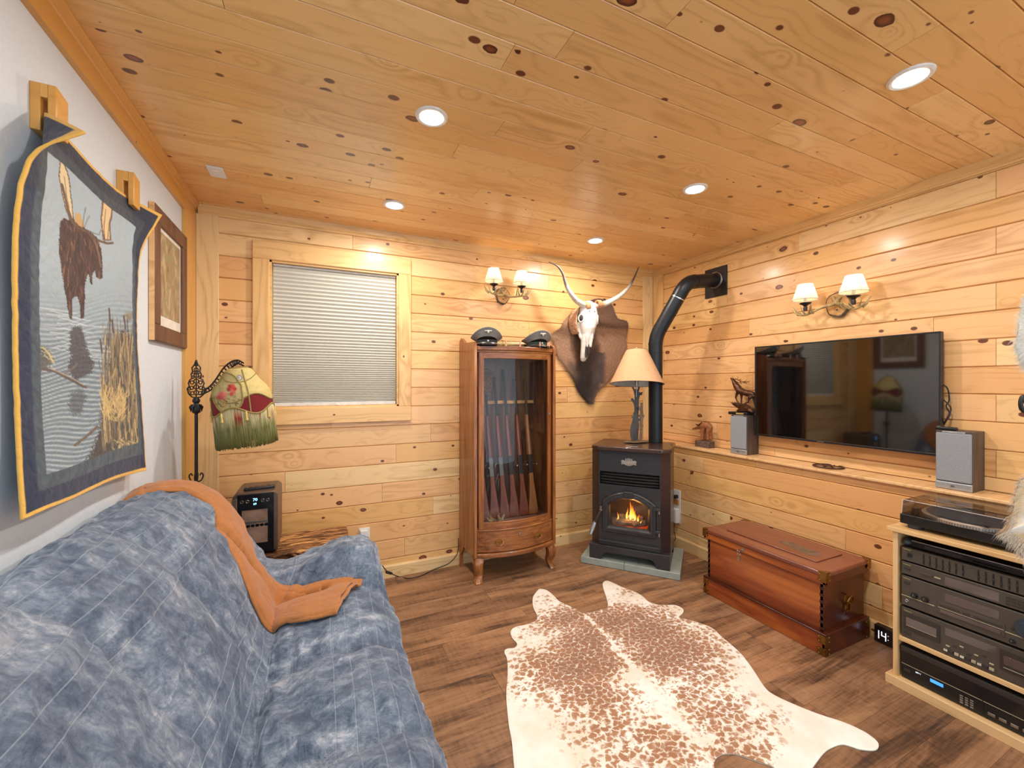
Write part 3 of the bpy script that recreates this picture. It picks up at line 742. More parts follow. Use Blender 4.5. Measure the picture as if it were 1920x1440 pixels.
# reeds
pt.poly([(208,640),(228,615),(248,640),(258,700),(266,860),(150,880),(168,850),(186,800),(192,730)],(66,58,50),.96,jit=5)
for i in range(420):
    x_=rg.uniform(188,256); y_=rg.uniform(640,860)
    if x_<188+max(0,(y_-640))*-.2: continue
    l_=rg.uniform(14,60); lean=rg.uniform(-6,6); c_=[(176,152,104),(204,180,128),(60,52,46),(120,104,80),(150,128,92),(78,78,72)][rg.randint(6)]
    pt.line([(x_,y_),(x_+lean,y_-l_)],1.3,c_,.85)
for i in range(110):
    x_=rg.uniform(190,232); y_=rg.uniform(745,790); pt.line([(x_,y_),(x_+rg.uniform(-9,9),y_-rg.uniform(5,30))],1.4,[(214,186,120),(196,168,108)][i%2],.9)
for i in range(90):
    x_=rg.uniform(214,262); y_=rg.uniform(828,852); pt.line([(x_,y_),(x_+rg.uniform(-12,12),y_-rg.uniform(2,14))],1.3,[(206,186,128),(92,84,66)][i%2],.9)
for x_,y_ in ((202,578),(230,592),(186,636),(208,600)): pt.line([(x_,y_),(x_+3,y_+24)],3,(84,60,50)); pt.line([(x_+3,y_+24),(x_+4,y_+90)],1.2,(96,88,72))
pt.poly([(230,588),(246,584),(246,600),(236,600)],(134,116,84),.8,jit=3)
pt.line([(138,835),(160,818),(180,800)],5,(104,90,76)); 
# borders by cloth distance
mott=.5+.5*np.sin(S_*90+3*np.sin(T_*60))*np.sin(T_*70+2*np.sin(S_*50))
edge=np.minimum(np.minimum(S_,.80-S_),np.minimum(T_,1.1-T_))
w_in=.088
pt.put((w_in-edge)*400,(78,92,102)); pt.put(((w_in-edge)>0)*mott,(52,62,74),.7)
pt.put((.052-edge)*400,(36,46,70)); pt.put(((.052-edge)>0)*mott,(58,62,84),.5)
pt.put((.0105-edge)*600,(228,180,84))
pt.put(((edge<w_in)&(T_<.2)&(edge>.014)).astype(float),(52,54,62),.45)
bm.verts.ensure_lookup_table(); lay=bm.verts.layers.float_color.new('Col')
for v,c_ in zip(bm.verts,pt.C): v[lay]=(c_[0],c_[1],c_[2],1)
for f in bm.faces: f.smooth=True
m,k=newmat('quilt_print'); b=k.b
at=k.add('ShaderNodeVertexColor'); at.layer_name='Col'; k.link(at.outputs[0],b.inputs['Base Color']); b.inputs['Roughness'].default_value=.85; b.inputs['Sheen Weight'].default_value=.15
tc=k.add('ShaderNodeTexCoord'); vo=k.add('ShaderNodeTexVoronoi',i_Scale=34.0); vo.feature='DISTANCE_TO_EDGE'
dn=k.add('ShaderNodeVectorMath',operation='ADD'); nzc=k.add('ShaderNodeTexNoise',i_Scale=20.0); k.link(tc.outputs['Object'],nzc.inputs['Vector'])
sc_=k.add('ShaderNodeVectorMath',operation='SCALE'); k.link(nzc.outputs['Color'],sc_.inputs[0]); sc_.inputs['Scale'].default_value=.05
k.link(tc.outputs['Object'],dn.inputs[0]); k.link(sc_.outputs[0],dn.inputs[1]); k.link(dn.outputs[0],vo.inputs['Vector'])
k.link(k.bump(k.ramp(vo.outputs['Distance'],[(0,(0,0,0)),(.25,(1,1,1))]),.3,.003),b.inputs['Normal'])
qo=finish(bm,'printed_cloth','quilt_print',t,ang=3,smooth=False,solid=.006)
for f in qo.data.polygons: f.use_smooth=True
# ---- quilt clips: two wooden pinch blocks on the wall
for i,(px,py,lb) in enumerate(((92,212,'pine hanging clip holding the folded near corner of the moose quilt'),(240,357,'pine hanging clip near the far top corner of the moose quilt'))):
    p=onX(px,py,-.655); c=thing('quilt_clip',lb,'clip',(XL,p.y,p.z),group='quilt clips')
    m=MB(); m.prism([(-.03,-.062),(.03,-.062),(.03,.062),(-.03,.062)],.0,.021,'x'); B(m,'back_block','pine_amber',c,bevel=.002)
    m=MB(); m.prism([(-.03,-.062),(.03,-.062),(.03,.052),(-.03,.062)],.034,.052,'x'); B(m,'front_block','pine_amber',c,bevel=.003)
    m=MB(); m.box(.020,.0345,-.029,.029,.026,.0615); B(m,'spacer','pine_amber',c)
# ================================================================ FRAMED PRINT
t=thing('framed_print','rustic dark wood frame with faded brown print on the white wall beside the quilt','picture',(XL,2.58,1.865))
y0,y1,z0,z1=-.244,.252,-.30,.31; fw=.075; FD=.024
for (a,b_,c_,d_) in ((y0,y1,z1-fw,z1),(y0,y1,z0,z0+fw),(y0,y0+fw,z0+fw,z1-fw),(y1-fw,y1,z0+fw,z1-fw)):
    m=MB(); m.box(.002,FD,a,b_,c_,d_); B(m,'frame_rail','frame_dark',t,bevel=.003)
m=MB(); m.box(.002,FD-.002,y0-.003,y0,z0,z1); B(m,'weathered_edge','pine_wall',t)
m=MB(); m.box(.006,.012,y0+fw,y1-fw,z0+fw,z1-fw); B(m,'mat_board','trim_white',t)
bm=bmesh.new(); g=[];
for j in range(101):
    g.append([bm.verts.new((.0135,y0+fw+.02+(y1-y0-2*fw-.04)*i/70,z0+fw+.05+(z1-z0-2*fw-.07)*j/100)) for i in range(71)])
for a,b_ in zip(g[:-1],g[1:]):
    for i in range(70): bm.faces.new((a[i],a[i+1],b_[i+1],b_[i]))
m,k=newmat('old_print'); b=k.b; tc=k.add('ShaderNodeTexCoord'); nz=k.noise(k.mapping(tc.outputs['Object'],(1,9,5)),1.6,6,.62,1.4)
k.link(k.ramp(nz,[(.3,s2l((106,82,62))),(.42,s2l((168,134,100))),(.52,s2l((150,146,110))),(.62,s2l((206,180,144))),(.75,s2l((184,140,120)))]),b.inputs['Base Color']); b.inputs['Roughness'].default_value=.35
finish(bm,'print','old_print',t,smooth=False)
# ================================================================ COWHIDE RUG
crop=lambda L,ox,oy,s:[(ox+a/s,oy+b_/s) for a,b_ in L]
OUT=crop([(345,103),(330,120),(318,140),(319,180),(335,215),(333,238),(290,256),(240,268),(223,288),(230,315),(250,338),(240,357),(205,362),(196,378),(207,405),(210,470),(204,560),(214,680),(228,760),(238,869),(256,980),(300,1060),(420,1100),(620,1110),(820,1120),(980,1110),(1075,1040),(1095,920),(1097,845),(1120,818),(1150,812),(1185,813),(1240,830),(1290,848),(1350,872),(1420,930),(1480,925),(1520,869),(1560,815),(1590,790),(1640,772),(1680,780),(1720,793),(1780,797),(1799,783),(1796,762),(1770,738),(1730,712),(1650,676),(1540,640),(1440,600),(1350,558),(1310,525),(1255,442),(1205,378),(1130,312),(1080,268),(1000,240),(950,228),(945,222),(960,208),(962,190),(930,173),(880,172),(845,170),(812,158),(780,130),(740,110),(700,95),(650,72),(632,68),(618,78),(620,100),(634,145),(638,180),(610,192),(560,204),(525,206),(505,190),(470,175),(430,155),(405,130),(375,108)],860,1060,2.2857)
OW=[onZ(x,y,0) for x,y in OUT]
sm_=catmull(OW+[OW[0]],4)[:-1]; poly=np.array([(p.x,p.y) for p in sm_])
def inpoly(X,Y):
    ins=np.zeros(X.shape,bool); n=len(poly)
    for i in range(n):
        x0,y0=poly[i]; x1,y1=poly[(i+1)%n]
        if y0==y1: continue
        ins^=((y0>Y)!=(y1>Y))&(X<(x1-x0)*(Y-y0)/(y1-y0)+x0)
    return ins
cs=.0085; gx=np.arange(poly[:,0].min()-cs,poly[:,0].max()+cs*2,cs); gy=np.arange(poly[:,1].min()-cs,poly[:,1].max()+cs*2,cs)
CX,CY=np.meshgrid(gx[:-1]+cs/2,gy[:-1]+cs/2); cell=inpoly(CX,CY)
used=np.zeros((len(gy),len(gx)),bool); full=np.zeros_like(used)
used[:-1,:-1]|=cell; used[1:,:-1]|=cell; used[:-1,1:]|=cell; used[1:,1:]|=cell
full[1:-1,1:-1]=cell[:-1,:-1]&cell[1:,:-1]&cell[:-1,1:]&cell[1:,1:]
t=thing('cowhide_rug','white cowhide rug with brown speckles lying on the plank floor','rug',(1.25,1.5,0))
bm=bmesh.new(); vid={}
seg0=poly; seg1=np.roll(poly,-1,0); dd=seg1-seg0; L2=(dd**2).sum(1)
VX=[];VY=[]
for j in range(len(gy)):
    for i in range(len(gx)):
        if used[j,i]:
            x,y=gx[i],gy[j]; h=.007
            if not full[j,i]:
                q=np.clip((((x-seg0[:,0])*dd[:,0]+(y-seg0[:,1])*dd[:,1])/L2),0,1); cx_=seg0[:,0]+q*dd[:,0]; cy_=seg0[:,1]+q*dd[:,1]
                k_=np.argmin((cx_-x)**2+(cy_-y)**2); x,y=cx_[k_],cy_[k_]; h=.0045
            h+=.004*max(0,noise.noise(Vector((x*3,y*3,0))))
            vid[(j,i)]=bm.verts.new((x-1.25,y-1.5,h)); VX.append(x);VY.append(y)
for j in range(len(gy)-1):
    for i in range(len(gx)-1):
        if cell[j,i]:
            try: bm.faces.new((vid[(j,i)],vid[(j,i+1)],vid[(j+1,i+1)],vid[(j+1,i)]))
            except ValueError: pass
def zdens(L): return [(onZ(860+a/2.2857,1060+b_/2.2857,0),rx,ry,am) for a,b_,rx,ry,am in L]
BL=zdens([(640,250,.20,.14,1.0),(560,330,.20,.12,.9),(520,430,.24,.13,.95),(640,440,.13,.11,.8),(380,410,.16,.1,.6),(470,230,.17,.1,.75),(820,290,.2,.15,.95),(900,380,.24,.15,.95),(1000,430,.16,.13,.6),(760,230,.13,.1,.8),(560,540,.15,.08,.7),(620,600,.16,.07,.55),(640,690,.15,.06,.5),(760,610,.13,.06,.3),(980,560,.15,.09,.45),(1100,640,.17,.07,.5),(1250,700,.15,.06,.42),(780,740,.16,.06,.5),(900,800,.17,.05,.55),(1050,830,.14,.05,.6),(1230,810,.13,.05,.5),(700,830,.16,.05,.4),(370,150,.08,.06,.25),(720,120,.1,.07,.25),(860,200,.12,.08,.35),(300,300,.1,.07,.28),(1010,800,.05,.08,.9),(1150,740,.08,.05,.45)])
SPN=[onZ(860+a/2.2857,1060+b_/2.2857,0) for a,b_ in ((545,222),(620,290),(700,390),(760,460),(850,560),(930,660),(1010,760),(1060,869))]
VX=np.array(VX);VY=np.array(VY); D_=np.zeros(len(VX))
for p,rx,ry,am in BL:
    D_=np.maximum(D_,min(1,am*1.15)*np.exp(-(((VX-p.x)/(rx*1.15))**2+((VY-p.y)/(ry*1.15))**2)*.8))
sp=np.full(len(VX),9.0)
for a,b_ in zip(SPN[:-1],SPN[1:]):
    dx,dy=b_.x-a.x,b_.y-a.y; q=np.clip(((VX-a.x)*dx+(VY-a.y)*dy)/(dx*dx+dy*dy),0,1); sp=np.minimum(sp,np.hypot(VX-a.x-q*dx,VY-a.y-q*dy))
wd=np.where(VY<1.55,.045,.02); D_=D_*(1-.7*np.exp(-(sp/wd)**2))
# bound white patch round the middle of the spine
wp=onZ(860+730/2.2857,1060+480/2.2857,0); D_*=1-.85*np.exp(-(((VX-wp.x)/.08)**2+((VY-wp.y)/.05)**2))
dk=np.exp(-(sp/.03)**2)*((VY>1.62)).astype(float)
lay=bm.verts.layers.float_color.new('Col')
bm.verts.ensure_lookup_table()
for v,d_,s_ in zip(bm.verts,D_,dk): v[lay]=(d_,s_,0,1)
m,k=newmat('cowhide'); b=k.b
at=k.add('ShaderNodeVertexColor'); at.layer_name='Col'; sp_=k.add('ShaderNodeSeparateColor'); k.link(at.outputs[0],sp_.inputs[0])
tc=k.add('ShaderNodeTexCoord'); o_=tc.outputs['Object']
ns=k.add('ShaderNodeTexNoise',i_Scale=38.0,i_Detail=4.0); k.link(o_,ns.inputs['Vector'])
sv=k.add('ShaderNodeVectorMath',operation='SCALE'); sv.inputs['Scale'].default_value=.042; k.link(ns.outputs['Color'],sv.inputs[0])
va=k.add('ShaderNodeVectorMath',operation='ADD'); k.link(o_,va.inputs[0]); k.link(sv.outputs[0],va.inputs[1])
vo=k.add('ShaderNodeTexVoronoi',i_Scale=1.0,voronoi_dimensions='2D'); mpv=k.mapping(va.outputs[0],(31,42,10),rot=(0,0,.5)); k.link(mpv,vo.inputs['Vector']); ved=k.add('ShaderNodeTexVoronoi',i_Scale=1.0,voronoi_dimensions='2D',feature='DISTANCE_TO_EDGE'); k.link(mpv,ved.inputs['Vector'])
rc=k.add('ShaderNodeSeparateColor'); k.link(vo.outputs['Color'],rc.inputs[0])
hair=k.noise(k.mapping(o_,(160,40,1)),1.0,3,.7)
# spot radius grows with density and varies per spot
rad=k.math('MULTIPLY',k.math('ADD',k.math('MULTIPLY',sp_.outputs[0],1.1),k.math('MULTIPLY',k.math('SUBTRACT',rc.outputs[0],.50),.75)),1.0); rad=k.math('MINIMUM',rad,.55)
e=k.math('ADD',k.math('SUBTRACT',rad,vo.outputs['Distance']),k.math('MULTIPLY',k.math('SUBTRACT',hair,.5),.35))
gate=k.ramp(sp_.outputs[0],[(.06,(0,0,0)),(.22,(1,1,1))])
ex=k.ramp(k.math('ADD',sp_.outputs[0],k.math('MULTIPLY',k.math('SUBTRACT',rc.outputs[1],.5),.55)),[(.40,(0,0,0)),(.52,(1,1,1))])
vo2=k.add('ShaderNodeTexVoronoi',i_Scale=1.0,voronoi_dimensions='2D'); k.link(k.mapping(va.outputs[0],(58,74,10),(4.3,1.7,0),rot=(0,0,.5)),vo2.inputs['Vector']); rc2=k.add('ShaderNodeSeparateColor'); k.link(vo2.outputs['Color'],rc2.inputs[0])
l2=k.math('MULTIPLY',k.ramp(k.math('SUBTRACT',k.math('ADD',k.math('MULTIPLY',sp_.outputs[0],.75),k.math('MULTIPLY',k.math('SUBTRACT',rc2.outputs[0],.6),.7)),vo2.outputs['Distance']),[(.0,(0,0,0)),(.25,(.85,.85,.85))]),1.0)
vein=k.ramp(k.math('ADD',ved.outputs['Distance'],k.math('ADD',k.math('MULTIPLY',k.math('SUBTRACT',hair,.5),.12),k.math('MULTIPLY',sp_.outputs[0],.05))),[(.04,(0,0,0)),(.17,(1,1,1))])
mk=k.math('MULTIPLY',k.math('MAXIMUM',l2,k.math('MAXIMUM',k.ramp(e,[(.0,(0,0,0)),(.24,(1,1,1))]),k.math('MULTIPLY',ex,vein))),gate)
br=k.mix(k.noise(o_,9,4,.6),s2l((122,74,38)),s2l((180,120,70)))
fade=k.ramp(sp_.outputs[0],[(.1,s2l((206,170,128))),(.5,s2l((160,104,60))),(.9,s2l((120,72,38)))])
br=k.mix(.5,br,fade)
wh=k.ramp(k.noise(o_,4,4,.6),[(.35,s2l((226,214,196))),(.6,s2l((243,239,232)))])
c=k.mix(k.math('MULTIPLY',mk,.95),wh,br)
tp=k.ramp(k.math('ADD',sp_.outputs[1],k.math('MULTIPLY',k.noise(o_,70,3,.6),.5)),[(1.05,(0,0,0)),(1.25,(1,1,1))])
c=k.mix(tp,c,s2l((60,48,42)))
k.link(c,b.inputs['Base Color']); b.inputs['Roughness'].default_value=.7; b.inputs['Sheen Weight'].default_value=.25
k.link(k.bump(hair,.25,.003),b.inputs['Normal'])
o=finish(bm,'hide','cowhide',t,ang=3); 
bm=bmesh.new(); vv=[bm.verts.new((x-1.25,y-1.5,.001)) for x,y in poly]; v2=[bm.verts.new((x-1.25,y-1.5,.0046)) for x,y in poly]
for i in range(len(vv)): j=(i+1)%len(vv); bm.faces.new((vv[i],vv[j],v2[j],v2[i]))
finish(bm,'cut_edge','rug_backing',t,ang=3)
# ================================================================ DISPLAY CABINET
CB=thing('display_cabinet','bow-front oak cabinet with a glass door, lower drawer and long guns inside','cabinet',(1.288,3.025,0))
def bow(x,off=0): return -.315-.070*(1-(x/.312)**2)-off
def bowpoly(x0,x1,t0,t1,n=14):
    xs=[x0+(x1-x0)*i/n for i in range(n+1)]
    return [(x,bow(x,t1)) for x in xs]+[(x,bow(x,t0)) for x in reversed(xs)]
def bowbar(name,mat,x0,x1,z0,z1,t0,t1,par,bevel=.002):
    m=MB(); m.prism(bowpoly(x0,x1,t0,t1),z0,z1); return B(m,name,mat,par,bevel=bevel,ang=.5)
for s in (-1,1):
    m=MB(); prof=[(-.335,.172),(-.335,1.625),(-.325,1.652),(-.30,1.662),(-.20,1.665),(-.12,1.672),(-.075,1.70),(-.04,1.712),(-.012,1.70),(-.002,1.68),(-.002,.0),(-.03,.0),(-.03,.09),(-.06,.12),(-.10,.172)]
    m.prism(prof,s*.312-.011-.0*s,s*.312+.011,'x'); B(m,'side_panel','oak_brown',CB,bevel=.002,ang=.5)
m=MB(); m.box(-.301,.301,-.014,-.004,.17,1.66); B(m,'back_panel','cabinet_inside',CB)
m=MB(); m.prism([(-.30,-.01)]+[(x,bow(x,-.012)) for x in [-.30+.6*i/12 for i in range(13)]]+[(.30,-.01)],1.60,1.612); B(m,'ceiling_board','oak_brown_x',CB)
m=MB(); m.prism([(-.30,-.01)]+[(x,bow(x,-.012)) for x in [-.30+.6*i/12 for i in range(13)]]+[(.30,-.01)],.362,.374); B(m,'inner_floor','felt_pink',CB)
m=MB(); m.prism([(-.30,-.01)]+[(x,bow(x,-.012)) for x in [-.30+.6*i/12 for i in range(13)]]+[(.30,-.01)],.17,.19); B(m,'bottom_board','oak_brown_x',CB)
bowbar('top_moulding','oak_brown_x',-.301,.301,1.604,1.634,-.016,.012,CB,.004)
bowbar('top_moulding','oak_brown_x',-.301,.301,1.590,1.604,-.016,.002,CB,.003)
bowbar('base_moulding','oak_brown_x',-.326,.326,.168,.200,-.02,.014,CB,.007)
dr=thing('x','y','z'); bpy.data.objects.remove(dr)
DR=bowbar('door','oak_brown_x',-.288,.288,1.548,1.590,-.022,-.002,CB)      # top rail carries the rest
bowbar('door_rail','oak_brown_x',-.288,.288,.362,.412,-.022,-.002,DR)
bowbar('door_stile','oak_brown',-.288,-.252,.362,1.59,-.022,-.001,DR)
bowbar('door_stile','oak_brown',.252,.288,.362,1.59,-.022,-.001,DR)
m=MB()
r0=[];r1=[]
for i in range(25):
    x=-.252+.504*i/24; r0.append(m._v((x,bow(x,-.012),.412))); r1.append(m._v((x,bow(x,-.012),1.548)))
m.quadloop([r0,r1],close=False); B(m,'curved_glass','cabinet_glass',DR,ang=3)
m=MB(); m.lathe([(.0,-.004),(.008,-.004),(.008,0),(.005,.002)],c=(.270,bow(.27,.001),1.15),ax='y',n=14); B(m,'door_lock','steel',DR)
DW=bowbar('drawer','oak_brown_x',-.298,.298,.204,.356,-.022,-.001,CB,.003)
bowbar('drawer_lip','oak_brown_x',-.300,.300,.352,.362,-.022,.006,CB,.003)
for x in (-.150,.150):
    y=bow(x,.001); m=MB(); nrm=0
    pl=[(-.034,0),(-.028,.012),(-.014,.009),(-.008,.016),(.008,.016),(.014,.009),(.028,.012),(.034,0),(.026,-.01),(.010,-.007),(0,-.012),(-.010,-.007),(-.026,-.01)]
    m.prism([(x+a,.278+b_) for a,b_ in pl],y-.003,y,'y'); h=B(m,'handle_plate','brass',DW,bevel=.0008)
    m=MB(); m.tube([(x-.024,y-.004,.279),(x-.026,y-.014,.274),(x-.018,y-.02,.262),(x,y-.022,.257),(x+.018,y-.02,.262),(x+.026,y-.014,.274),(x+.024,y-.004,.279)],.0026,8); B(m,'bail_pull','brass',h)
m=MB(); m.lathe([(0,-.004),(.008,-.003),(.009,0)],c=(0,bow(0,.001),.318),ax='y',n=14,sy=1.3); B(m,'keyhole_plate','steel',DW)
for s in (-1,1):
    x=s*.283; m=MB()
    pth=catmull([(x-s*.006,-.300,.170),(x+s*.008,-.318,.13),(x+s*.004,-.318,.09),(x-s*.004,-.308,.05),(x+s*.004,-.322,.020),(x+s*.010,-.332,.004)],5)
    rd=[lerp(.034,.020,min(1,i/18)) if i<18 else lerp(.020,.026,(i-18)/8) for i in range(len(pth))]
    rings=[]
    for p,r_ in zip(pth,rd):
        rings.append([m._v((p.x+a*r_,p.y+b_*r_,p.z)) for a,b_ in ((-.9,-1),(.9,-1),(1,-.9),(1,.9),(.9,1),(-.9,1),(-1,.9),(-1,-.9))])
    m.quadloop(rings); B(m,'leg','oak_brown',CB,ang=.8)
# rack and inner back slats
m=MB(); m.box(-.29,.29,-.045,-.02,1.215,1.24)
B(m,'gun_rack','slice_wood',CB,bevel=.002)
# carved crest on the back board: generic fan and scroll relief
m=MB(); m.prism([(-.05,0),(-.062,.03),(-.058,.07),(-.066,.11),(-.05,.15),(-.025,.165),(0,.175),(.025,.165),(.05,.15),(.066,.11),(.058,.07),(.062,.03),(.05,0),(0,-.012)],-.012,0,'y')
cr=B(m,'carved_crest','bronze_cast',CB,bevel=.002); cr.location=(-.105,-.016,1.315)
m=MB()
for i in range(9):
    a=PI*(i-4)/8*1.15+PI/2; m.tube([(math.cos(a)*.012,-.014,.10+math.sin(a)*.012),(math.cos(a)*.05,-.018,.10+math.sin(a)*.055)],[.003,.005],6)
m.ball((0,-.016,.095),(.012,.008,.016))
for s in (-1,1):
    m.ring((s*.03,-.015,.03),.014,.004,'y',14,5); m.tube([(s*.012,-.015,.075),(s*.03,-.016,.06),(s*.046,-.015,.045)],.004,5)
m.tube([(0,-.015,.01),(0,-.016,.07)],.005,6); B(m,'relief','carved_wood',cr)
# ---- long guns
def rifle(label,x,top,stock,style,tilt,yb=-.20,L=None):
    Lz=L or (top-.378); t=thing('rifle',label,'rifle',(1.288+x,3.025+yb,.376),group='long guns in the glass cabinet')
    lean=math.atan2(-yb-.068,.85); t.rotation_euler=(-lean,tilt,0)
    m=MB()
    if style=='assault': pf=[(-.03,0),(.035,0),(.03,.16),(.02,.30),(-.018,.30),(-.012,.18)]
    else: pf=[(-.046,.002),(.034,0),(.040,.03),(.028,.14),(.018,.24),(.016,.31),(-.018,.31),(-.018,.25),(-.026,.16)]
    m.prism(pf,-.017,.017,'y'); B(m,'stock',stock,t,bevel=.005)
    m=MB(); m.box(-.018,.018,-.013,.013,.30,.45); rc_=B(m,'receiver','black_iron' if style!='lever' else 'gun_steel',t,bevel=.003)
    m=MB(); m.tube([(-.018,0,.40),(-.04,0,.395),(-.05,0,.36),(-.045,0,.325),(-.018,0,.315)],.004,6)
    if style=='lever': m.tube([(-.018,0,.33),(-.034,0,.30),(-.062,0,.24),(-.052,0,.20),(-.035,0,.21),(-.022,0,.29)],.004,6)
    B(m,'trigger_guard','gun_steel' if style=='lever' else 'black_iron',t)
    if style=='bolt':
        m=MB(); m.cyl((.015,0,.38),(.04,-.03,.375),.004); m.ball((.042,-.033,.374),.009); B(m,'bolt_handle','steel',t)
    m=MB(); m.tube([(0,0,.45),(0,0,.6),(0,0,.76)],[.022,.020,.014],10); B(m,'fore_end',stock,t)
    m=MB(); m.tube([(.004,0,.45),(.004,0,Lz)],[.011,.008],10); bl=B(m,'barrel','black_iron',t)
    m=MB(); m.box(.010,.022,-.002,.002,Lz-.02,Lz-.008); B(m,'front_sight','black_iron',bl)
rifle('dark rifle with a black stock, leftmost inside the glass cabinet',-.250,1.30,'black_plastic','assault',0,L=.92)
rifle('rifle with a reddish fore-end, second from left in the glass cabinet',-.195,1.36,'gunstock','bolt',.0,L=.98)
rifle('long gun with dark barrel, third from left in the glass cabinet',-.115,1.31,'gunstock','lever',-.02,L=.93)
rifle('silvery lever long gun in the centre of the glass cabinet',-.035,1.50,'gunstock','lever',-.02,L=1.06)
rifle('tall long gun with bright bolt handle just right of centre in the cabinet',.045,1.53,'gunstock','bolt',-.02,L=1.12)
rifle('slender rifle with red-brown stock, second from right in the cabinet',.125,1.46,'gunstock','bolt',-.01,L=1.05)
rifle('rifle with a pale honey wooden stock, rightmost inside the glass cabinet',.205,1.44,'gunstock_light','bolt',0,L=1.04)
t=thing('shed_antler_pile','pale shed antlers heaped on the pink floor inside the cabinet','antler',(1.16,2.745,.376))
m=MB()
for i in range(7):
    a=R.uniform(0,6); c_=(R.uniform(-.05,.06),R.uniform(-.02,.02),.012)
    m.tube([c_,(c_[0]+.03*math.cos(a),c_[1]+.015*math.sin(a),.03),(c_[0]+.05*math.cos(a),c_[1]+.02*math.sin(a),.055)],[.01,.008,.003],6)
stuff(B(m,'antler_tangle','antler',t))
# ---- top: pegs rail, brass tube, two peaked caps
for x,pw in ((-.10,'touching the left cap'),(.01,'in front of the brass tube'),(.17,'in front of the green banded cap'),(.245,'at the right corner')):
    t=thing('wooden_peg','short pink wooden peg on the cabinet top, '+pw,'peg',(1.288+x,2.655,1.634),group='pegs on the cabinet top')
    m=MB(); m.lathe([(.006,0),(.0065,.02),(.005,.038),(.002,.041)],n=10); B(m,'peg','peg_pink',t)
t=thing('brass_tube','dull brass map tube lying between the two caps on the cabinet','tube',(1.288,2.925,1.634))
m=MB(); m.tube([(-.19,0,.036),(-.185,0,.036),(.02,0,.036),(.19,0,.036)],[.030,.035,.035,.035],18); B(m,'barrel','tube_brass',t)
for x in (-.12,-.02,.16):
    m=MB(); m.tube([(x,0,.036),(x+.008,0,.036)],.0375,18); B(m,'band','brass',t)
for x in (-.15,.12):
    m=MB(); m.prism([(-.04,0),(.04,0),(.03,.012),(-.03,.012)],x-.006,x+.006,'x'); B(m,'cradle','peg_pink',t)
def cap(label,x,y,band,rz,tilt):
    t=thing('peaked_cap',label,'cap',(x,y,1.6345),rz=rz,group='peaked caps on the cabinet')
    m=MB(); m.lathe([(.072,.004),(.075,.02),(.077,.045)],n=32,capa=False,capb=False,sy=1.12); B(m,'cap_band',band,t)
    # saddle crown: wide, high at the front (-y), low at the sides
    m=MB(); rings=[]
    for j_,(r_,h) in enumerate(((.077,.045),(.094,.058),(.108,.070),(.112,.076),(.104,.082),(.06,.080),(.012,.080))):
        ring=[]
        for i in range(32):
            a=2*PI*i/32; yy=math.sin(a); k_=(r_/.112) if j_>3 else (r_-.05)/.062; fr=max(0,-yy)**1.2; rr=r_ if j_>3 else .077+(r_-.077)*(1-.55*fr); rr=min(rr,.112-.018*fr); up=fr*.052*k_ - max(0,yy)*.02*k_ - abs(math.cos(a))**3*.010*k_
            ring.append(m._v((rr*math.cos(a),rr*1.05*yy,h+up)))
        rings.append(ring)
    m.quadloop(rings,True,False,True); B(m,'crown','cap_grey',t,ang=1.2)
    m=MB(); pts=[]
    for i in range(32):
        a=2*PI*i/32; yy=math.sin(a); fr=max(0,-yy)**1.2; rr=min(.077+.035*(1-.55*fr),.112-.018*fr); up=fr*.052-max(0,yy)*.02-abs(math.cos(a))**3*.010; pts.append((rr*math.cos(a),rr*1.07*yy,.076+up))
    m.tube(pts,.0022,5,True); B(m,'piping','piping',t)
    m=MB(); 
    def vf(u,v):
        a=PI+PI*(.08+.84*u); r_=.075+v*.05*math.sin(PI*u)**.6; return (r_*math.cos(a),r_*1.12*math.sin(a),.016-v*.012*math.sin(PI*u)+.002)
    m.grid(vf,20,5); B(m,'visor','visor',t,ang=3,solid=.003)
    m=MB(); m.tube([(.074*math.cos(a),.084*math.sin(a),.022) for a in [PI+PI*i/16 for i in range(17)]],.003,6); B(m,'chin_cord','steel',t)
    m=MB(); m.ball((0,-.088,.034),(.007,.003,.007)); B(m,'button_badge','silver_plate',t)
    m=MB(); m.ball((0,-.102,.096),(.008,.003,.013)); m.ball((-.014,-.102,.102),(.012,.002,.005)); m.ball((.014,-.102,.102),(.012,.002,.005)); B(m,'crown_badge','silver_plate',t)
cap('grey peaked cap with dark blue band on the left end of the cabinet top',1.085,2.765,'cap_band',-.25,.0)
cap('grey peaked cap with green band on the right end of the cabinet top',1.49,2.765,'cap_green',.0,.0)
# ================================================================ PELLET STOVE
SO=(2.049,2.399,0); SR=math.atan2(-.766,.643)
t=thing('hearth_pad','grey tiled hearth pad under the black stove','hearth',SO,SR)
def tile(x0,x1,y0,y1,h=.05):
    m=MB(); m.box(x0+.001,x1-.001,y0+.001,y1-.001,.002,h); B(m,'tile','tile_grey',t,bevel=.003)
tile(-.355,-.03,0,.055); tile(-.03,.355,0,.055)
for a,b_ in ((-.28,-.12),(-.12,.06),(.06,.28)): tile(a,b_,.055,.15)
tile(-.355,-.28,.055,.28); tile(.28,.355,.055,.28); tile(-.355,-.28,.28,.50); tile(.28,.355,.28,.50)
for a,b_ in ((-.28,-.02),(-.02,.28)): tile(a,b_,.15,.50)
ST=thing('pellet_stove','black pellet stove burning behind an arched glass door in the corner','stove',(SO[0],SO[1],.0),SR)
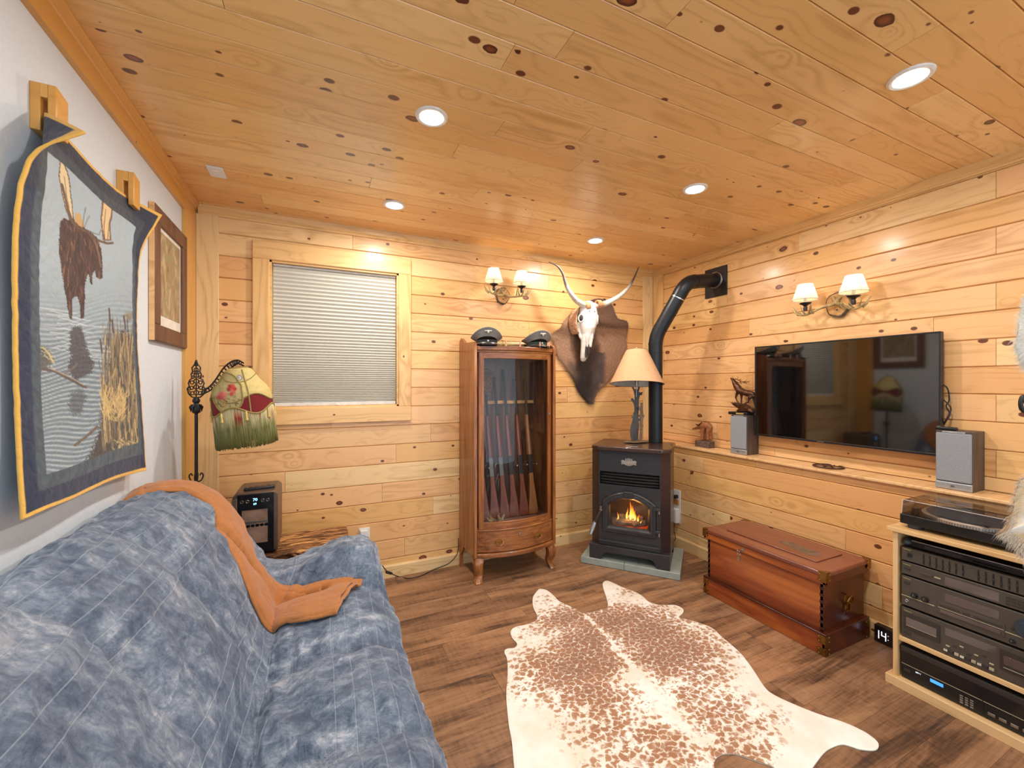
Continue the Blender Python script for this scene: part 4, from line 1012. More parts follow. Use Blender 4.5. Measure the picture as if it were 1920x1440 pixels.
# base with arched skirt
def skirt(x0,x1,foot,z0,z1,arch,n=6):
    pts=[(x0,z0),(x0,z1),(x1,z1),(x1,z0),(x1-foot,z0)]
    for i in range(n+1): a=PI/2*i/n; pts.append((x1-foot-.012-.045*(1-math.cos(a)),z0+.012+arch*math.sin(a)))
    for i in range(n+1): a=PI/2*(1-i/n); pts.append((x0+foot+.012+.045*(1-math.cos(a)),z0+.012+arch*math.sin(a)))
    pts.append((x0+foot,z0)); return pts
m=MB(); m.prism(skirt(-.29,.285,.085,.051,.158,.045),.012,.030,'y'); B(m,'base_skirt','stove_black',ST,bevel=.003)
m=MB(); m.prism([(a,b_) for a,b_ in skirt(.03,.44,.07,.051,.158,.045)],-.29,-.27,'x'); B(m,'base_skirt','stove_black',ST,bevel=.003)
m=MB(); m.prism([(a,b_) for a,b_ in skirt(.03,.44,.07,.051,.158,.045)],.265,.285,'x'); B(m,'base_skirt','stove_black',ST,bevel=.003)
m=MB(); m.box(-.27,.265,.03,.44,.14,.158); B(m,'base_plate','stove_black',ST)
# body
FP=.032 # front panel plane
BP=[(-.222,FP),(.222,FP),(.285,.085),(.285,.42),(-.285,.42),(-.285,.085)]
m=MB()
def wall(p,q,z0,z1,name,mat,th=.006):
    m=MB(); a=Vector((p[0],p[1],0)); b_=Vector((q[0],q[1],0)); d=(b_-a).normalized(); n_=Vector((-d.y,d.x,0))*th
    m.prism([(a.x,a.y),(b_.x,b_.y),(b_.x+n_.x,b_.y+n_.y),(a.x+n_.x,a.y+n_.y)],z0,z1); return B(m,name,mat,ST,smooth=False)
wall(BP[1],BP[2],.158,.872,'corner_panel','stove_side'); wall(BP[2],BP[3],.158,.872,'side_panel','stove_side')
wall(BP[3],BP[4],.158,.872,'back_panel','stove_dark'); wall(BP[4],BP[5],.158,.872,'side_panel','stove_side'); wall(BP[5],BP[0],.158,.872,'corner_panel','stove_side')
# front panel with openings for grille and fire box (pieces round the openings)
m=MB(); G=(-.212,.214,.618,.711); DZ=(-.150,.150,.300,.505)
for b_ in ((-.222,.222,.711,.872),(-.222,G[0],G[2],G[3]),(G[1],.222,G[2],G[3]),(-.222,.222,.54,.618),(-.222,DZ[0],.158,.54),(DZ[1],.222,.158,.54),(DZ[0],DZ[1],.158,.30)):
    m.box(b_[0],b_[1],FP,FP+.006,b_[2],b_[3])
bmesh.ops.remove_doubles(m.bm,verts=m.bm.verts,dist=1e-5)
B(m,'front_panel','stove_black',ST,smooth=False)
m=MB(); m.box(G[0],G[1],FP+.04,FP+.045,G[2],G[3]); m.box(G[0]-.002,G[0],FP+.0,FP+.045,G[2],G[3]); m.box(G[1],G[1]+.002,FP,FP+.045,G[2],G[3]); m.box(G[0],G[1],FP,FP+.045,G[2]-.002,G[2]); m.box(G[0],G[1],FP,FP+.045,G[3],G[3]+.002)
B(m,'grille_box','stove_dark',ST,smooth=False)
for i in range(4):
    m=MB(); z=.696-i*.022; r0=[];
    rings=[]
    for k_ in range(17):
        x=lerp(G[0]+.004,G[1]-.004,k_/16); y=FP+.012-.012*math.sin(PI*k_/16); 
        rings.append([m._v((x,y+a,z+b_)) for a,b_ in ((0,0),(.002,-.006),(.022,.002),(.022,.006))])
    m.quadloop(rings); B(m,'louvre','stove_black',ST,ang=.5)
# badge
m=MB(); m.prism([(-.056,.008),(-.04,.012),(-.02,.004),(0,.006),(.02,.004),(.04,.012),(.056,.008),(.052,-.010),(.056,-.022),(.035,-.018),(.018,-.026),(0,-.030),(-.018,-.026),(-.035,-.018),(-.056,-.022),(-.052,-.010)],FP-.004,FP,'y')
bd=B(m,'badge','silver_plate',ST,bevel=.001); bd.location=(0,0,.795)
m=MB()
for x in (-.022,-.011,0,.011,.022): m.prism([(x-.004,.006),(x+.004,.006),(x+.004,.026-abs(x)*.2),(x,.03-abs(x)*.2),(x-.004,.026-abs(x)*.2)],FP-.004,FP,'y')
for s in (-.016,0,.016): m.ring((s,FP-.004,-.010),.005,.0016,'y',10,4)
stuff(B(m,'badge_relief','silver_plate',bd))
# arched door
def archloop(x0,x1,z0,zs,zp,n=14,inset=0):
    x0+=inset;x1-=inset;z0+=inset;zs-=inset*.6;zp-=inset
    L_=[(x0,z0),(x1,z0),(x1,zs)]
    cx=(x0+x1)/2; 
    for i in range(1,n): 
        f=i/n; x=lerp(x1,x0,f); L_.append((x,zs+(zp-zs)*(1-((x-cx)/((x1-x0)/2))**2)))
    L_.append((x0,zs)); return L_
dl=[]; m=MB()
for ins,y in ((0,FP-.001),(0,FP-.016),(.008,FP-.022),(.018,FP-.020),(.022,FP-.026),(.036,FP-.026),(.050,FP-.012),(.055,FP+.0)):
    dl.append([m._v((a,y,b_)) for a,b_ in archloop(-.192,.192,.262,.498,.574,14,ins)])
m.quadloop(dl,True,False,False); DO=B(m,'door','stove_black',ST,ang=.5)
m=MB(); m.prism([(-.030,.528),(.030,.528),(.036,.580),(-.036,.580)],FP-.034,FP-.004,'y'); B(m,'keystone','stove_black',DO,bevel=.004)
m=MB(); lp=archloop(-.140,.140,.314,.470,.522,14); m.bm.faces.new([m._v((a,FP-.004,b_)) for a,b_ in lp]); B(m,'glass','stove_glass',DO,smooth=False)
for z in (.472,.313):
    m=MB(); m.box(.186,.222,FP-.022,FP-.002,z-.010,z+.010); hg=B(m,'hinge','stove_black',DO,bevel=.003)
    m=MB(); m.cyl((.214,FP-.018,z-.03),(.214,FP-.018,z-.008),.007); B(m,'hinge_pin','steel',hg)
m=MB(); m.cyl((.204,FP-.014,.325),(.204,FP-.014,.46),.007); B(m,'hinge_rod','stove_black',DO)
m=MB(); m.tube([(-.188,FP-.01,.436),(-.196,FP-.045,.432),(-.208,FP-.06,.40),(-.232,FP-.075,.345)],.006,8); hd=B(m,'door_handle','stove_black',DO)
m=MB(); pts=[]
a0=Vector((-.232,FP-.075,.345)); a1=Vector((-.262,FP-.09,.258)); ax=(a1-a0).normalized(); e1=ax.orthogonal().normalized(); e2=ax.cross(e1)
for i in range(113):
    f=i/112; r_=.012+.006*math.sin(PI*f); an=f*14*2*PI; pts.append(a0.lerp(a1,f)+e1*math.cos(an)*r_+e2*math.sin(an)*r_)
m.tube(pts,.0022,5); B(m,'spring_grip','chrome',hd)
m=MB(); m.cyl((-.196,FP-.035,.452),(-.196,FP-.052,.452),.009); m.box(-.204,-.186,FP-.05,FP-.01,.424,.44); B(m,'latch','chrome',hd)
# ash lip
m=MB(); m.prism([(FP,.205),(FP-.022,.200),(FP-.024,.194),(FP-.004,.188),(FP-.004,.165),(FP,.165)],-.218,.218,'x'); B(m,'ash_lip','stove_black',ST,bevel=.001)
# firebox, logs, fire
m=MB()
for b_ in ((-.17,.17,.26,.265,.28,.56),(-.175,-.17,.04,.26,.28,.56),(.17,.175,.04,.26,.28,.56),(-.17,.17,.04,.26,.28,.286),(-.17,.17,.04,.26,.555,.56)): m.box(*b_)
P('firebox',(120,104,84),.9,noise_amt=.2,nscale=10); P('log_grey',(140,122,108),.9,noise_amt=.35,nscale=25,bump=.5); P('ember',(160,70,50),.9,emit=.35,ecol=(255,90,30),noise_amt=.4)
B(m,'firebox','firebox',ST,smooth=False)
for (a,b_,r_) in (((-.13,.10,.315),(.11,.12,.33),.026),((-.10,.15,.345),(.09,.14,.355),.024),((.02,.09,.31),(.13,.17,.33),.022),((-.14,.16,.32),(-.03,.09,.31),.02)):
    m=MB(); A=Vector(a);Bq=Vector(b_); pts=[A.lerp(Bq,i/6)+Vector((0,0,R.uniform(-.005,.005))) for i in range(7)]
    m.tube(pts,[r_*R.uniform(.85,1.12) for _ in pts],9); B(m,'ceramic_log','log_grey',ST)
m=MB(); m.box(-.13,.12,.08,.19,.286,.302); B(m,'ember_bed','ember',ST,bevel=.004)
mm,k=newmat('flame'); b=k.b; tc=k.add('ShaderNodeTexCoord'); sp=k.add('ShaderNodeSeparateXYZ'); k.link(tc.outputs['Generated'],sp.inputs[0])
nz=k.noise(tc.outputs['Object'],40,3,.6); g=k.math('ADD',sp.outputs[2],k.math('MULTIPLY',k.math('SUBTRACT',nz,.5),.5))
em=k.add('ShaderNodeEmission'); k.link(k.ramp(g,[(.05,s2l((255,214,110))),(.4,s2l((255,168,44))),(.75,s2l((240,96,20))),(1,s2l((190,52,12)))]),em.inputs[0]); k.link(k.ramp(g,[(0,(3.6,)*3),(1,(1.0,)*3)]),em.inputs[1])
k.link(em.outputs[0],k.n['Material Output'].inputs[0])
for (x,y,z,h,r_) in ((0,.11,.35,.150,.026),(.03,.12,.345,.085,.020),(-.03,.12,.35,.090,.018),(.055,.11,.34,.062,.014),(.015,.13,.35,.118,.018),(-.092,.10,.335,.072,.010),(-.098,.09,.32,.040,.006),(-.07,.09,.305,.028,.005),(.075,.10,.33,.035,.006)):
    m=MB(); pts=[];rd=[]
    for i in range(9):
        f=i/8; pts.append((x+math.sin(f*5+x*60)*.008*f+.004*f,y,z+h*f)); rd.append(max(.0006,r_*(math.sin(PI*min(1,f*.8+.18))**1.1)*(1-f*.75)))
    m.tube(pts,rd,8,flat=.5); B(m,'flame','flame',ST)
light('fire_glow','POINT',(SO[0]+.11*.766,SO[1]+.11*.643,.40),1.2,(1,.45,.15),.03)
# top slab
m=MB(); m.prism([(-.225,.0),(.235,.0),(.296,.045),(.296,.44),(-.28,.44),(-.28,.045)],.872,.905); B(m,'top_slab','stove_top',ST,bevel=.008)
m=MB(); m.box(-.03,.06,.06,.10,.9045,.9075); B(m,'hopper_tab','steel',ST,bevel=.001)
# ---- flue
def SW(x,y,z): return Vector((SO[0]+.643*x+.766*y,SO[1]-.766*x+.643*y,z))
fl=thing('flue_pipe','black flue pipe rising from the stove and elbowing into the right wall','pipe',(0,0,0))
p0=SW(.150,.385,.9075); p1=Vector((p0.x,p0.y,1.745)); p2=Vector((2.575,2.345,2.155)); p3=Vector((XRU-.013,2.345,2.205)); RP=.054
def seg(a,b_,name='pipe_section',r_=RP):
    m=MB(); m.cyl(a,b_,r_,n=28); return B(m,name,'pipe_black',fl,ang=.5)
d1=(p2-p1).normalized(); d2=(p3-p2).normalized()
seg(p0,p1-Vector((0,0,.05)))
def elbow(a,din,dout,r_=RP):
    m=MB(); pts=[]; 
    for i in range(9):
        t_=i/8; q=(a-din*.075*(1-t_)**2+dout*.075*t_**2) ; pts.append(q)
    m.tube(pts,r_*1.01,28); B(m,'elbow','pipe_black',fl,ang=.5)
elbow(p1,Vector((0,0,1)),d1); elbow(p2,d1,d2)
seg(p1+d1*.06,p2-d1*.06); seg(p2+d2*.06,p3)
def bandr(c_,d,r_=RP,mat='pipe_black'):
    m=MB(); m.cyl(c_-d*.004,c_+d*.004,r_*1.045,n=28); B(m,'seam_band',mat,fl,ang=.5)
for c_,d in ((Vector((p0.x,p0.y,1.69)),Vector((0,0,1))),(Vector((p0.x,p0.y,1.62)),Vector((0,0,1))),(p1+d1*.08,d1),(p1.lerp(p2,.45),d1),(p1.lerp(p2,.5),d1),(p2-d1*.10,d1),(p2-d1*.08,d1),(p2+d2*.08,d2)): bandr(c_,d)
bandr(p1.lerp(p2,.72),d1,mat='chrome')
m=MB(); m.box(XRU-.012,XRU-.0005,2.245,2.445,2.072,2.305); B(m,'wall_plate','black_iron',fl,bevel=.001)
m=MB(); m.ring((XRU-.016,2.345,2.205),RP*1.12,.008,'x',28,8); B(m,'collar_ring','steel',fl)
# ================================================================ TOOL CHEST
CH=thing('tool_chest','old mahogany tool chest with brass corners and a key in its lid','chest',(2.505,1.592,0))
def cb(name,mat,x0,x1,y0,y1,z0,z1,bev=.002,par=None):
    m=MB(); m.box(x0,x1,y0,y1,z0,z1); return B(m,name,mat,par or CH,bevel=bev)
cb('body_front','mahogany',-.185,-.167,-.345,.345,.09,.365); cb('body_end','mahogany_end',-.185,.185,-.3452,-.328,.09,.365); cb('body_end','mahogany_end',-.185,.185,.328,.3452,.09,.365); cb('body_back','mahogany_end',.167,.185,-.345,.345,.09,.365)
cb('plinth_front','mahogany',-.203,-.185,-.363,.363,.0,.104,.004); cb('plinth_end','mahogany_end',-.203,.200,-.3632,-.345,0,.104,.004); cb('plinth_end','mahogany_end',-.203,.2,.345,.3632,0,.104,.004)
m=MB(); m.prism([(-.206,-.366),(.2,-.366),(.2,.366),(-.206,.366)],.104,.112); B(m,'plinth_cap','mahogany_end',CH,bevel=.003)
cb('bottom_board','mahogany_end',-.18,.18,-.34,.34,.01,.03)
LD=cb('lid','mahogany_top',-.206,.204,-.368,.368,.397,.421,.006)
cb('lid_skirt','mahogany',-.202,-.186,-.364,.364,.358,.398,.003,LD); cb('lid_skirt','mahogany_end',-.202,.2,-.364,-.348,.358,.398,.003,LD); cb('lid_skirt','mahogany_end',-.202,.2,.348,.364,.358,.398,.003,LD)
cb('raised_panel','mahogany_top',-.105,.135,-.27,.27,.421,.427,.003,LD)
m=MB(); m.prism([(-.06,-.20),(-.03,-.235),(.02,-.225),(.045,-.18),(.04,-.10),(.052,-.05),(.03,.0),(-.01,-.01),(-.035,-.08)],.4268,.4278); P('worn_finish',(112,88,70),.5,noise_amt=.2); B(m,'worn_patch','worn_finish',LD,smooth=False)
for ye in (-1,1):
    for i in range(7):
        z=.118+i*.034; m=MB(); y=ye*.345; w_=.017
        m.prism([(y,z),(y-ye*w_,z+.003),(y-ye*w_,z+.015),(y,z+.018)],-.1872,-.180,'x'); B(m,'dovetail','dovetail_dark',CH,smooth=False)
def brass_corner(x,y,z0,z1,sx,sy,par,top=False,bottom=False):
    g_=.0015; w_=.040
    m=MB(); f=lambda a,b_,s:[(a,z0),(a+s*w_*.75,z0+.002),(a+s*w_,z0+.010),(a+s*w_*.8,(z0+z1)/2),(a+s*w_,z1-.010),(a+s*w_*.75,z1-.002),(a,z1)]
    m.prism(f(y,0,-sy),x-(0 if sx>0 else g_),x+(g_ if sx>0 else 0),'x')
    m.prism(f(x,0,-sx),y-(0 if sy>0 else g_),y+(g_ if sy>0 else 0),'y')
    if top: m.prism([(x,y),(x-sx*w_,y),(x-sx*w_*.8,y-sy*.012),(x-sx*.012,y-sy*w_*.8),(x,y-sy*w_)],z1-.001,z1+g_,'z')
    c_=B(m,'brass_corner','brass',par,smooth=False)
    m=MB()
    for zz in (z0+.01,z1-.01):
        m.ball((x+(sx*g_),y-sy*.03,zz),.0022,6,4); m.ball((x-sx*.03,y+sy*g_,zz),.0022,6,4)
    stuff(B(m,'nail_heads','gold_paint',c_))
for sy in (-1,1):
    brass_corner(-.206,sy*.368,.372,.4215,-1,sy,LD,top=True); brass_corner(.204,sy*.368,.372,.4215,1,sy,LD,top=True)
    brass_corner(-.2035,sy*.3635,.0,.042,-1,sy,CH); brass_corner(-.2035,sy*.3635,.060,.103,-1,sy,CH); brass_corner(.2005,sy*.3635,.0,.1,1,sy,CH)
m=MB(); m.lathe([(.0,-.002),(.011,-.002),(.011,0)],c=(-.203,.085,.378),ax='x',n=14); es=B(m,'lock_plate','steel',LD)
m=MB(); m.cyl((-.203,.085,.378),(-.235,.085,.378),.003,n=8); m.ring((-.243,.085,.378),.009,.0025,'y',14,5); B(m,'key','steel',es)
m=MB(); m.ring((-.238,.085,.358),.012,.0012,'y',14,4); m.box(-.239,-.236,.078,.092,.318,.346); B(m,'key_fob','steel',es)
hp=onY(1588,1130,1.592-.346)-Vector((2.505,1.592,0))
m=MB(); m.prism([(hp.x-.024,hp.z-.04),(hp.x-.03,hp.z-.052),(hp.x,hp.z-.046),(hp.x+.03,hp.z-.052),(hp.x+.024,hp.z-.04),(hp.x+.028,hp.z-.01),(hp.x+.03,hp.z+.02),(hp.x+.016,hp.z+.042),(hp.x,hp.z+.048),(hp.x-.016,hp.z+.042),(hp.x-.03,hp.z+.02),(hp.x-.028,hp.z-.01)],-.348,-.3455,'y')
hq=B(m,'lifting_handle','brass',CH,bevel=.001)
m=MB(); m.tube([(hp.x-.024,-.352,hp.z),(hp.x-.026,-.362,hp.z+.018),(hp.x-.014,-.366,hp.z+.038),(hp.x,-.367,hp.z+.044),(hp.x+.014,-.366,hp.z+.038),(hp.x+.026,-.362,hp.z+.018),(hp.x+.024,-.352,hp.z)],.0045,8,True); B(m,'bail','brass',hq)
m=MB(); m.tube([(hp.x-.02,-.350,hp.z-.002),(hp.x-.024,-.352,hp.z-.03),(hp.x-.018,-.352,hp.z-.042),(hp.x,-.352,hp.z-.036),(hp.x+.018,-.352,hp.z-.042),(hp.x+.024,-.352,hp.z-.03),(hp.x+.02,-.350,hp.z-.002)],.003,8); B(m,'rim','brass',hq)
# ================================================================ STEREO CABINET
SC=thing('stereo_cabinet','light pine open stereo rack against the right wall, full of black hi-fi','cabinet',(2.38,.75,0))
def sb(name,x0,x1,y0,y1,z0,z1,mat='cabinet_ply',bev=.0015,par=None):
    """board with its grain along the longest side"""
    dx,dy,dz=x1-x0,y1-y0,z1-z0; m=MB()
    if dz>=dy: m.box(0,dz,0,dy,0,dx); o=B(m,name,mat,par or SC,bevel=bev); o.matrix_basis=frame_M((x0,y1,z0),(0,0,1),(0,-1,0)) 
    else: m.box(0,dy,0,dz,0,dx); o=B(m,name,mat,par or SC,bevel=bev); o.matrix_basis=frame_M((x0,y0,z0),(0,1,0),(0,0,1))
    return o
sb('top_board',.0,.345,-.27,.265,.697,.715); sb('side_panel',.012,.34,.229,.247,.04,.697); sb('side_panel',.012,.34,-.25,-.232,.04,.697)
sb('shelf',.018,.34,-.232,.229,.205,.225); sb('plinth',-.01,.34,-.27,.266,.0,.040); 
sb('back_board',.33,.34,-.232,.229,.04,.697)
X0=2.403
def unit(name,label,z0,z1,mat='deck_grey',y0=.535,y1=.970,group=None,dep=.25,xo=0):
    t=thing(name,label,'stereo unit',(X0+xo,(y0+y1)/2,z0),group=group)
    m=MB(); m.box(.012,dep,-(y1-y0)/2+.004,(y1-y0)/2-.004,.006,z1-z0-.001); B(m,'case','deck_dark',t,bevel=.001)
    m=MB(); m.box(0,.014,-(y1-y0)/2,(y1-y0)/2,.004,z1-z0-.001); B(m,'faceplate',mat,t,bevel=.002)
    m=MB()
    for s in (-1,1):
        for x in (.03,dep-.03): m.cyl((x,s*.18,0),(x,s*.18,.007),.012)
    stuff(B(m,'feet','black_plastic',t)); return t
def fb(t,name,mat,ya,yb,za,zb,out=.002,inn=.004,bev=.0006):
    """front-face block: ya from the left end (+y) in metres"""
    h=.2175; m=MB(); m.box(-out,inn,h-yb,h-ya,za,zb); return B(m,name,mat,t,bevel=bev)
def knob(t,ya,z,r_,mat='black_plastic',l=.014,name='knob'):
    m=MB(); m.lathe([(r_*1.25,.0),(r_*1.25,-.002),(r_,-.003),(r_*.92,-l),(r_*.8,-l-.001)],c=(0,.2175-ya,z),ax='x',n=22); kn=B(m,name,mat,t,ang=.5)
    m=MB(); m.box(-l-.002,-l,.2175-ya-.0008,.2175-ya+.0008,z,z+r_*.8); B(m,'pointer','steel',kn)
def brand(t,z,ya=.006,s=.008,txt='Technics'): text(txt,s,'deck_gold',t,FACE_mX((-.0022,.2175-ya,z)),align='LEFT',ext=.0002)
# slim player
pl=thing('slim_disc_player','slim glossy black disc player lying on top of the equaliser','stereo unit',(X0+.012,.775,.637))
m=MB(); m.box(0,.2,-.165,.165,.003,.032); B(m,'case','cooler_black',pl,bevel=.002)
m=MB(); m.box(-.002,.001,-.163,.163,.029,.0322); B(m,'top_trim','chrome',pl)
m=MB(); m.box(-.0015,.001,.0,.12,.010,.022); B(m,'disc_drawer','black_plastic',pl)
m=MB(); m.box(-.0015,.001,-.12,-.03,.010,.018); B(m,'status_window','screen_glass',pl)
# headphones wrapped round it
hp_=thing('headphones','dark blue padded headphones tucked beside the slim player','headphones',(X0+.03,.955,.635))
for nm,dy in (('ear_cup',.0),('ear_cup',-.365)):
    m=MB(); m.ball((0,dy,.018),(.030,.018,.016),16,10); B(m,nm,'rubber_blue',hp_)
m=MB(); m.tube(catmull([(.02,0,.018),(.10,.006,.022),(.20,-.03,.022),(.215,-.18,.022),(.20,-.33,.022),(.10,-.37,.022),(.02,-.365,.018)],6),.006,8); B(m,'head_band','rubber_blue',hp_)
u=unit('graphic_equaliser','grey graphic equaliser with two banks of slider slots, uppermost full unit in the rack',.570,.633)
brand(u,.056); fb(u,'power_button','black_plastic',.022,.038,.024,.042)
for q,y_ in enumerate([.075+.0205*i for i in range(7)]+[.242+.0205*i for i in range(7)]):
    fb(u,'slider_slot','black_plastic',y_-.001,y_+.005,.009,.054,.0006); o=fb(u,'slider_knob','deck_dark',y_-.0005,y_+.0045,.026+.006*math.sin(q*1.7),.033+.006*math.sin(q*1.7),.006)
fb(u,'display_panel','deck_dark',.395,.425,.034,.054,.001)
u=unit('tuner','grey tuner with a long display, between equaliser and amplifier',.508,.568)
brand(u,.050); fb(u,'power_button','deck_dark',.010,.032,.026,.036,.003); fb(u,'tuning_key','deck_grey',.062,.105,.028,.036,.004); fb(u,'memory_key','deck_line',.112,.132,.029,.034,.003)
fb(u,'display_window','deck_window',.145,.300,.012,.048,.001)
for r_ in range(3):
    for c_ in range(4): fb(u,'preset_key','deck_dark',.318+c_*.013,.328+c_*.013,.014+r_*.012,.021+r_*.012,.002)
fb(u,'tuning_bar','deck_grey',.385,.425,.022,.034,.004)
u=unit('amplifier','tall grey stereo amplifier with a big round volume dial',.367,.505)
brand(u,.128); fb(u,'power_button','deck_dark',.010,.030,.104,.113,.003)
knob(u,.046,.062,.010); knob(u,.082,.062,.010)
fb(u,'display_window','deck_window',.145,.300,.084,.118,.001); fb(u,'trim_strip','deck_line',.0,.112,.046,.049,.002); fb(u,'trim_strip','deck_line',.315,.435,.046,.049,.002)
fb(u,'selector_panel','deck_grey',.122,.315,.026,.076,.003)
for a,b_ in ((.13,.19),(.20,.22),(.23,.31)): fb(u,'selector_key','deck_dark',a,b_,.060,.066,.005)
fb(u,'flap','deck_window',.132,.305,.032,.046,.006); fb(u,'trim_strip','deck_line',.124,.313,.051,.0525,.0045)
m=MB(); m.ring((-.002,.2175-.020,.028),.005,.0015,'x',12,4); B(m,'headphone_socket','steel',u)
knob(u,.372,.082,.029,'rubber_blue',.018,'volume_dial'); knob(u,.335,.022,.007); fb(u,'mute_button','deck_dark',.330,.340,.066,.072,.004)
text('STEREO',.008,'deck_gold',u,FACE_mX((-.0022,.2175-.395,.024)),align='CENTER',ext=.0002)
u=unit('cassette_deck','grey double cassette deck on the middle shelf of the rack',.225,.362)
brand(u,.124,.010); fb(u,'cassette_door','deck_dark',.008,.130,.040,.118,.003); o=fb(u,'cassette_window','deck_window',.018,.120,.062,.096,.0045); fb(u,'window_trim','deck_line',.018,.120,.060,.0615,.005)
fb(u,'eject_button','deck_dark',.008,.034,.018,.030,.003); fb(u,'display_window','deck_window',.145,.292,.084,.116,.001)
for i in range(9): fb(u,'transport_key',('chrome','deck_dark','deck_line')[i%3],.142+i*.0165,.155+i*.0165,.018,.028,.006)
for i in range(7): fb(u,'mode_key',('deck_line','deck_dark')[i%2],.148+i*.021,.160+i*.021,.040+(i%3)*.010,.045+(i%3)*.010,.003)
fb(u,'cassette_door','deck_dark',.302,.428,.040,.118,.003); fb(u,'cassette_window','deck_window',.312,.420,.062,.096,.0045); fb(u,'window_trim','deck_line',.312,.420,.050,.0515,.005)
u=unit('disc_changer','black multi-disc changer with small blue screen on the lowest shelf',.041,.187,'black_plastic')
brand(u,.134,.008,.007); fb(u,'top_bar','deck_dark',.0,.435,.122,.142,.004); fb(u,'disc_window','cooler_black',.004,.430,.068,.118,.001); fb(u,'trim_line','deck_line',.0,.435,.064,.0655,.002)
fb(u,'power_button','deck_dark',.010,.032,.034,.046,.003); fb(u,'blue_screen','blue_lcd',.098,.140,.040,.054,.001)
text('60+1',.009,'white_digit',u,FACE_mX((-.0022,.2175-.050,.052)),align='LEFT',ext=.0002)
for r_ in range(4):
    for c_ in range(3): fb(u,'number_key','steel',.190+c_*.015,.200+c_*.015,.014+r_*.009,.019+r_*.009,.002)
for i in range(4): fb(u,'transport_key','steel',.270+i*.03,.290+i*.03,.022,.032,.004)
fb(u,'divider','black_plastic',.255,.257,.012,.142,.003)
# ---- turntable
TT=thing('turntable','black record turntable under a clear dust cover on the pine rack','turntable',(2.425,.76,.715))
m=MB(); m.box(0,.295,-.225,.225,.018,.061); B(m,'plinth','black_plastic',TT,bevel=.003)
for x in (.035,.26):
    for y in (-.18,.18): m=MB(); m.lathe([(.026,0),(.029,.004),(.030,.020)],c=(x,y,0),n=20); B(m,'foot','rubber_blue',TT)
m=MB(); m.lathe([(.0,.061),(.166,.061),(.166,.074),(.160,.078),(0,.078)],c=(.155,.03,0),n=64); pt_=B(m,'platter','strobe',TT,ang=.5)
m=MB(); m.lathe([(0,.0785),(.150,.0785),(.150,.081),(0,.081)],c=(.155,.03,0),n=48); B(m,'slip_mat','platter',pt_,ang=.5)
m=MB()
for i in range(120):
    a=2*PI*i/120
    for h in (.064,.069): 
        c_=(.155+.1665*math.cos(a),.03+.1665*math.sin(a),h); m.ball(c_,(.0018,.0018,.0015),5,3)
stuff(B(m,'strobe_dots','black_plastic',pt_))
m=MB(); m.cyl((.155,.03,.08),(.155,.03,.090),.0035); B(m,'spindle','chrome',pt_)
m=MB(); m.cyl((.04,.185,.061),(.04,.185,.088),.014,n=18); B(m,'speed_knob','black_plastic',TT)
m=MB(); m.cyl((.02,-.045,.061),(.02,-.045,.082),.008,n=14); B(m,'target_light','black_plastic',TT)
m=MB(); m.cyl((.24,-.17,.061),(.24,-.17,.095),.022,n=20); ta=B(m,'tonearm_base','steel',TT)
m=MB(); m.tube(catmull([(.28,-.175,.095),(.22,-.165,.095),(.12,-.14,.093),(.09,-.10,.090)],5),.003,8); B(m,'tonearm','chrome',ta)
m=MB(); m.box(.01,.06,-.215,-.195,.061,.064); B(m,'pitch_slider','steel',TT)
m=MB(); x0_,x1_,y0_,y1_,z0_,z1_=.004,.272,-.220,.220,.062,.126; th=.0015
r0=[m._v(p) for p in ((x0_,y0_,z0_),(x1_,y0_,z0_),(x1_,y1_,z0_),(x0_,y1_,z0_))]; r1=[m._v(p) for p in ((x0_+.004,y0_+.004,z1_),(x1_,y0_+.004,z1_),(x1_,y1_-.004,z1_),(x0_+.004,y1_-.004,z1_))]
m.quadloop([r0,r1],True,False,True); B(m,'dust_cover','dust_cover_glass',TT,bevel=.003)
m=MB(); m.tube([(x0_+.003,y1_-.003,z1_-.001),(x0_+.003,y0_+.003,z1_-.001)],.0012,5); m.tube([(x0_,y1_,z0_),(x0_+.003,y1_-.003,z1_-.001)],.001,5); P('acrylic_edge',(214,208,206),.2,noise_amt=0); stuff(B(m,'cover_edge','acrylic_edge',TT))
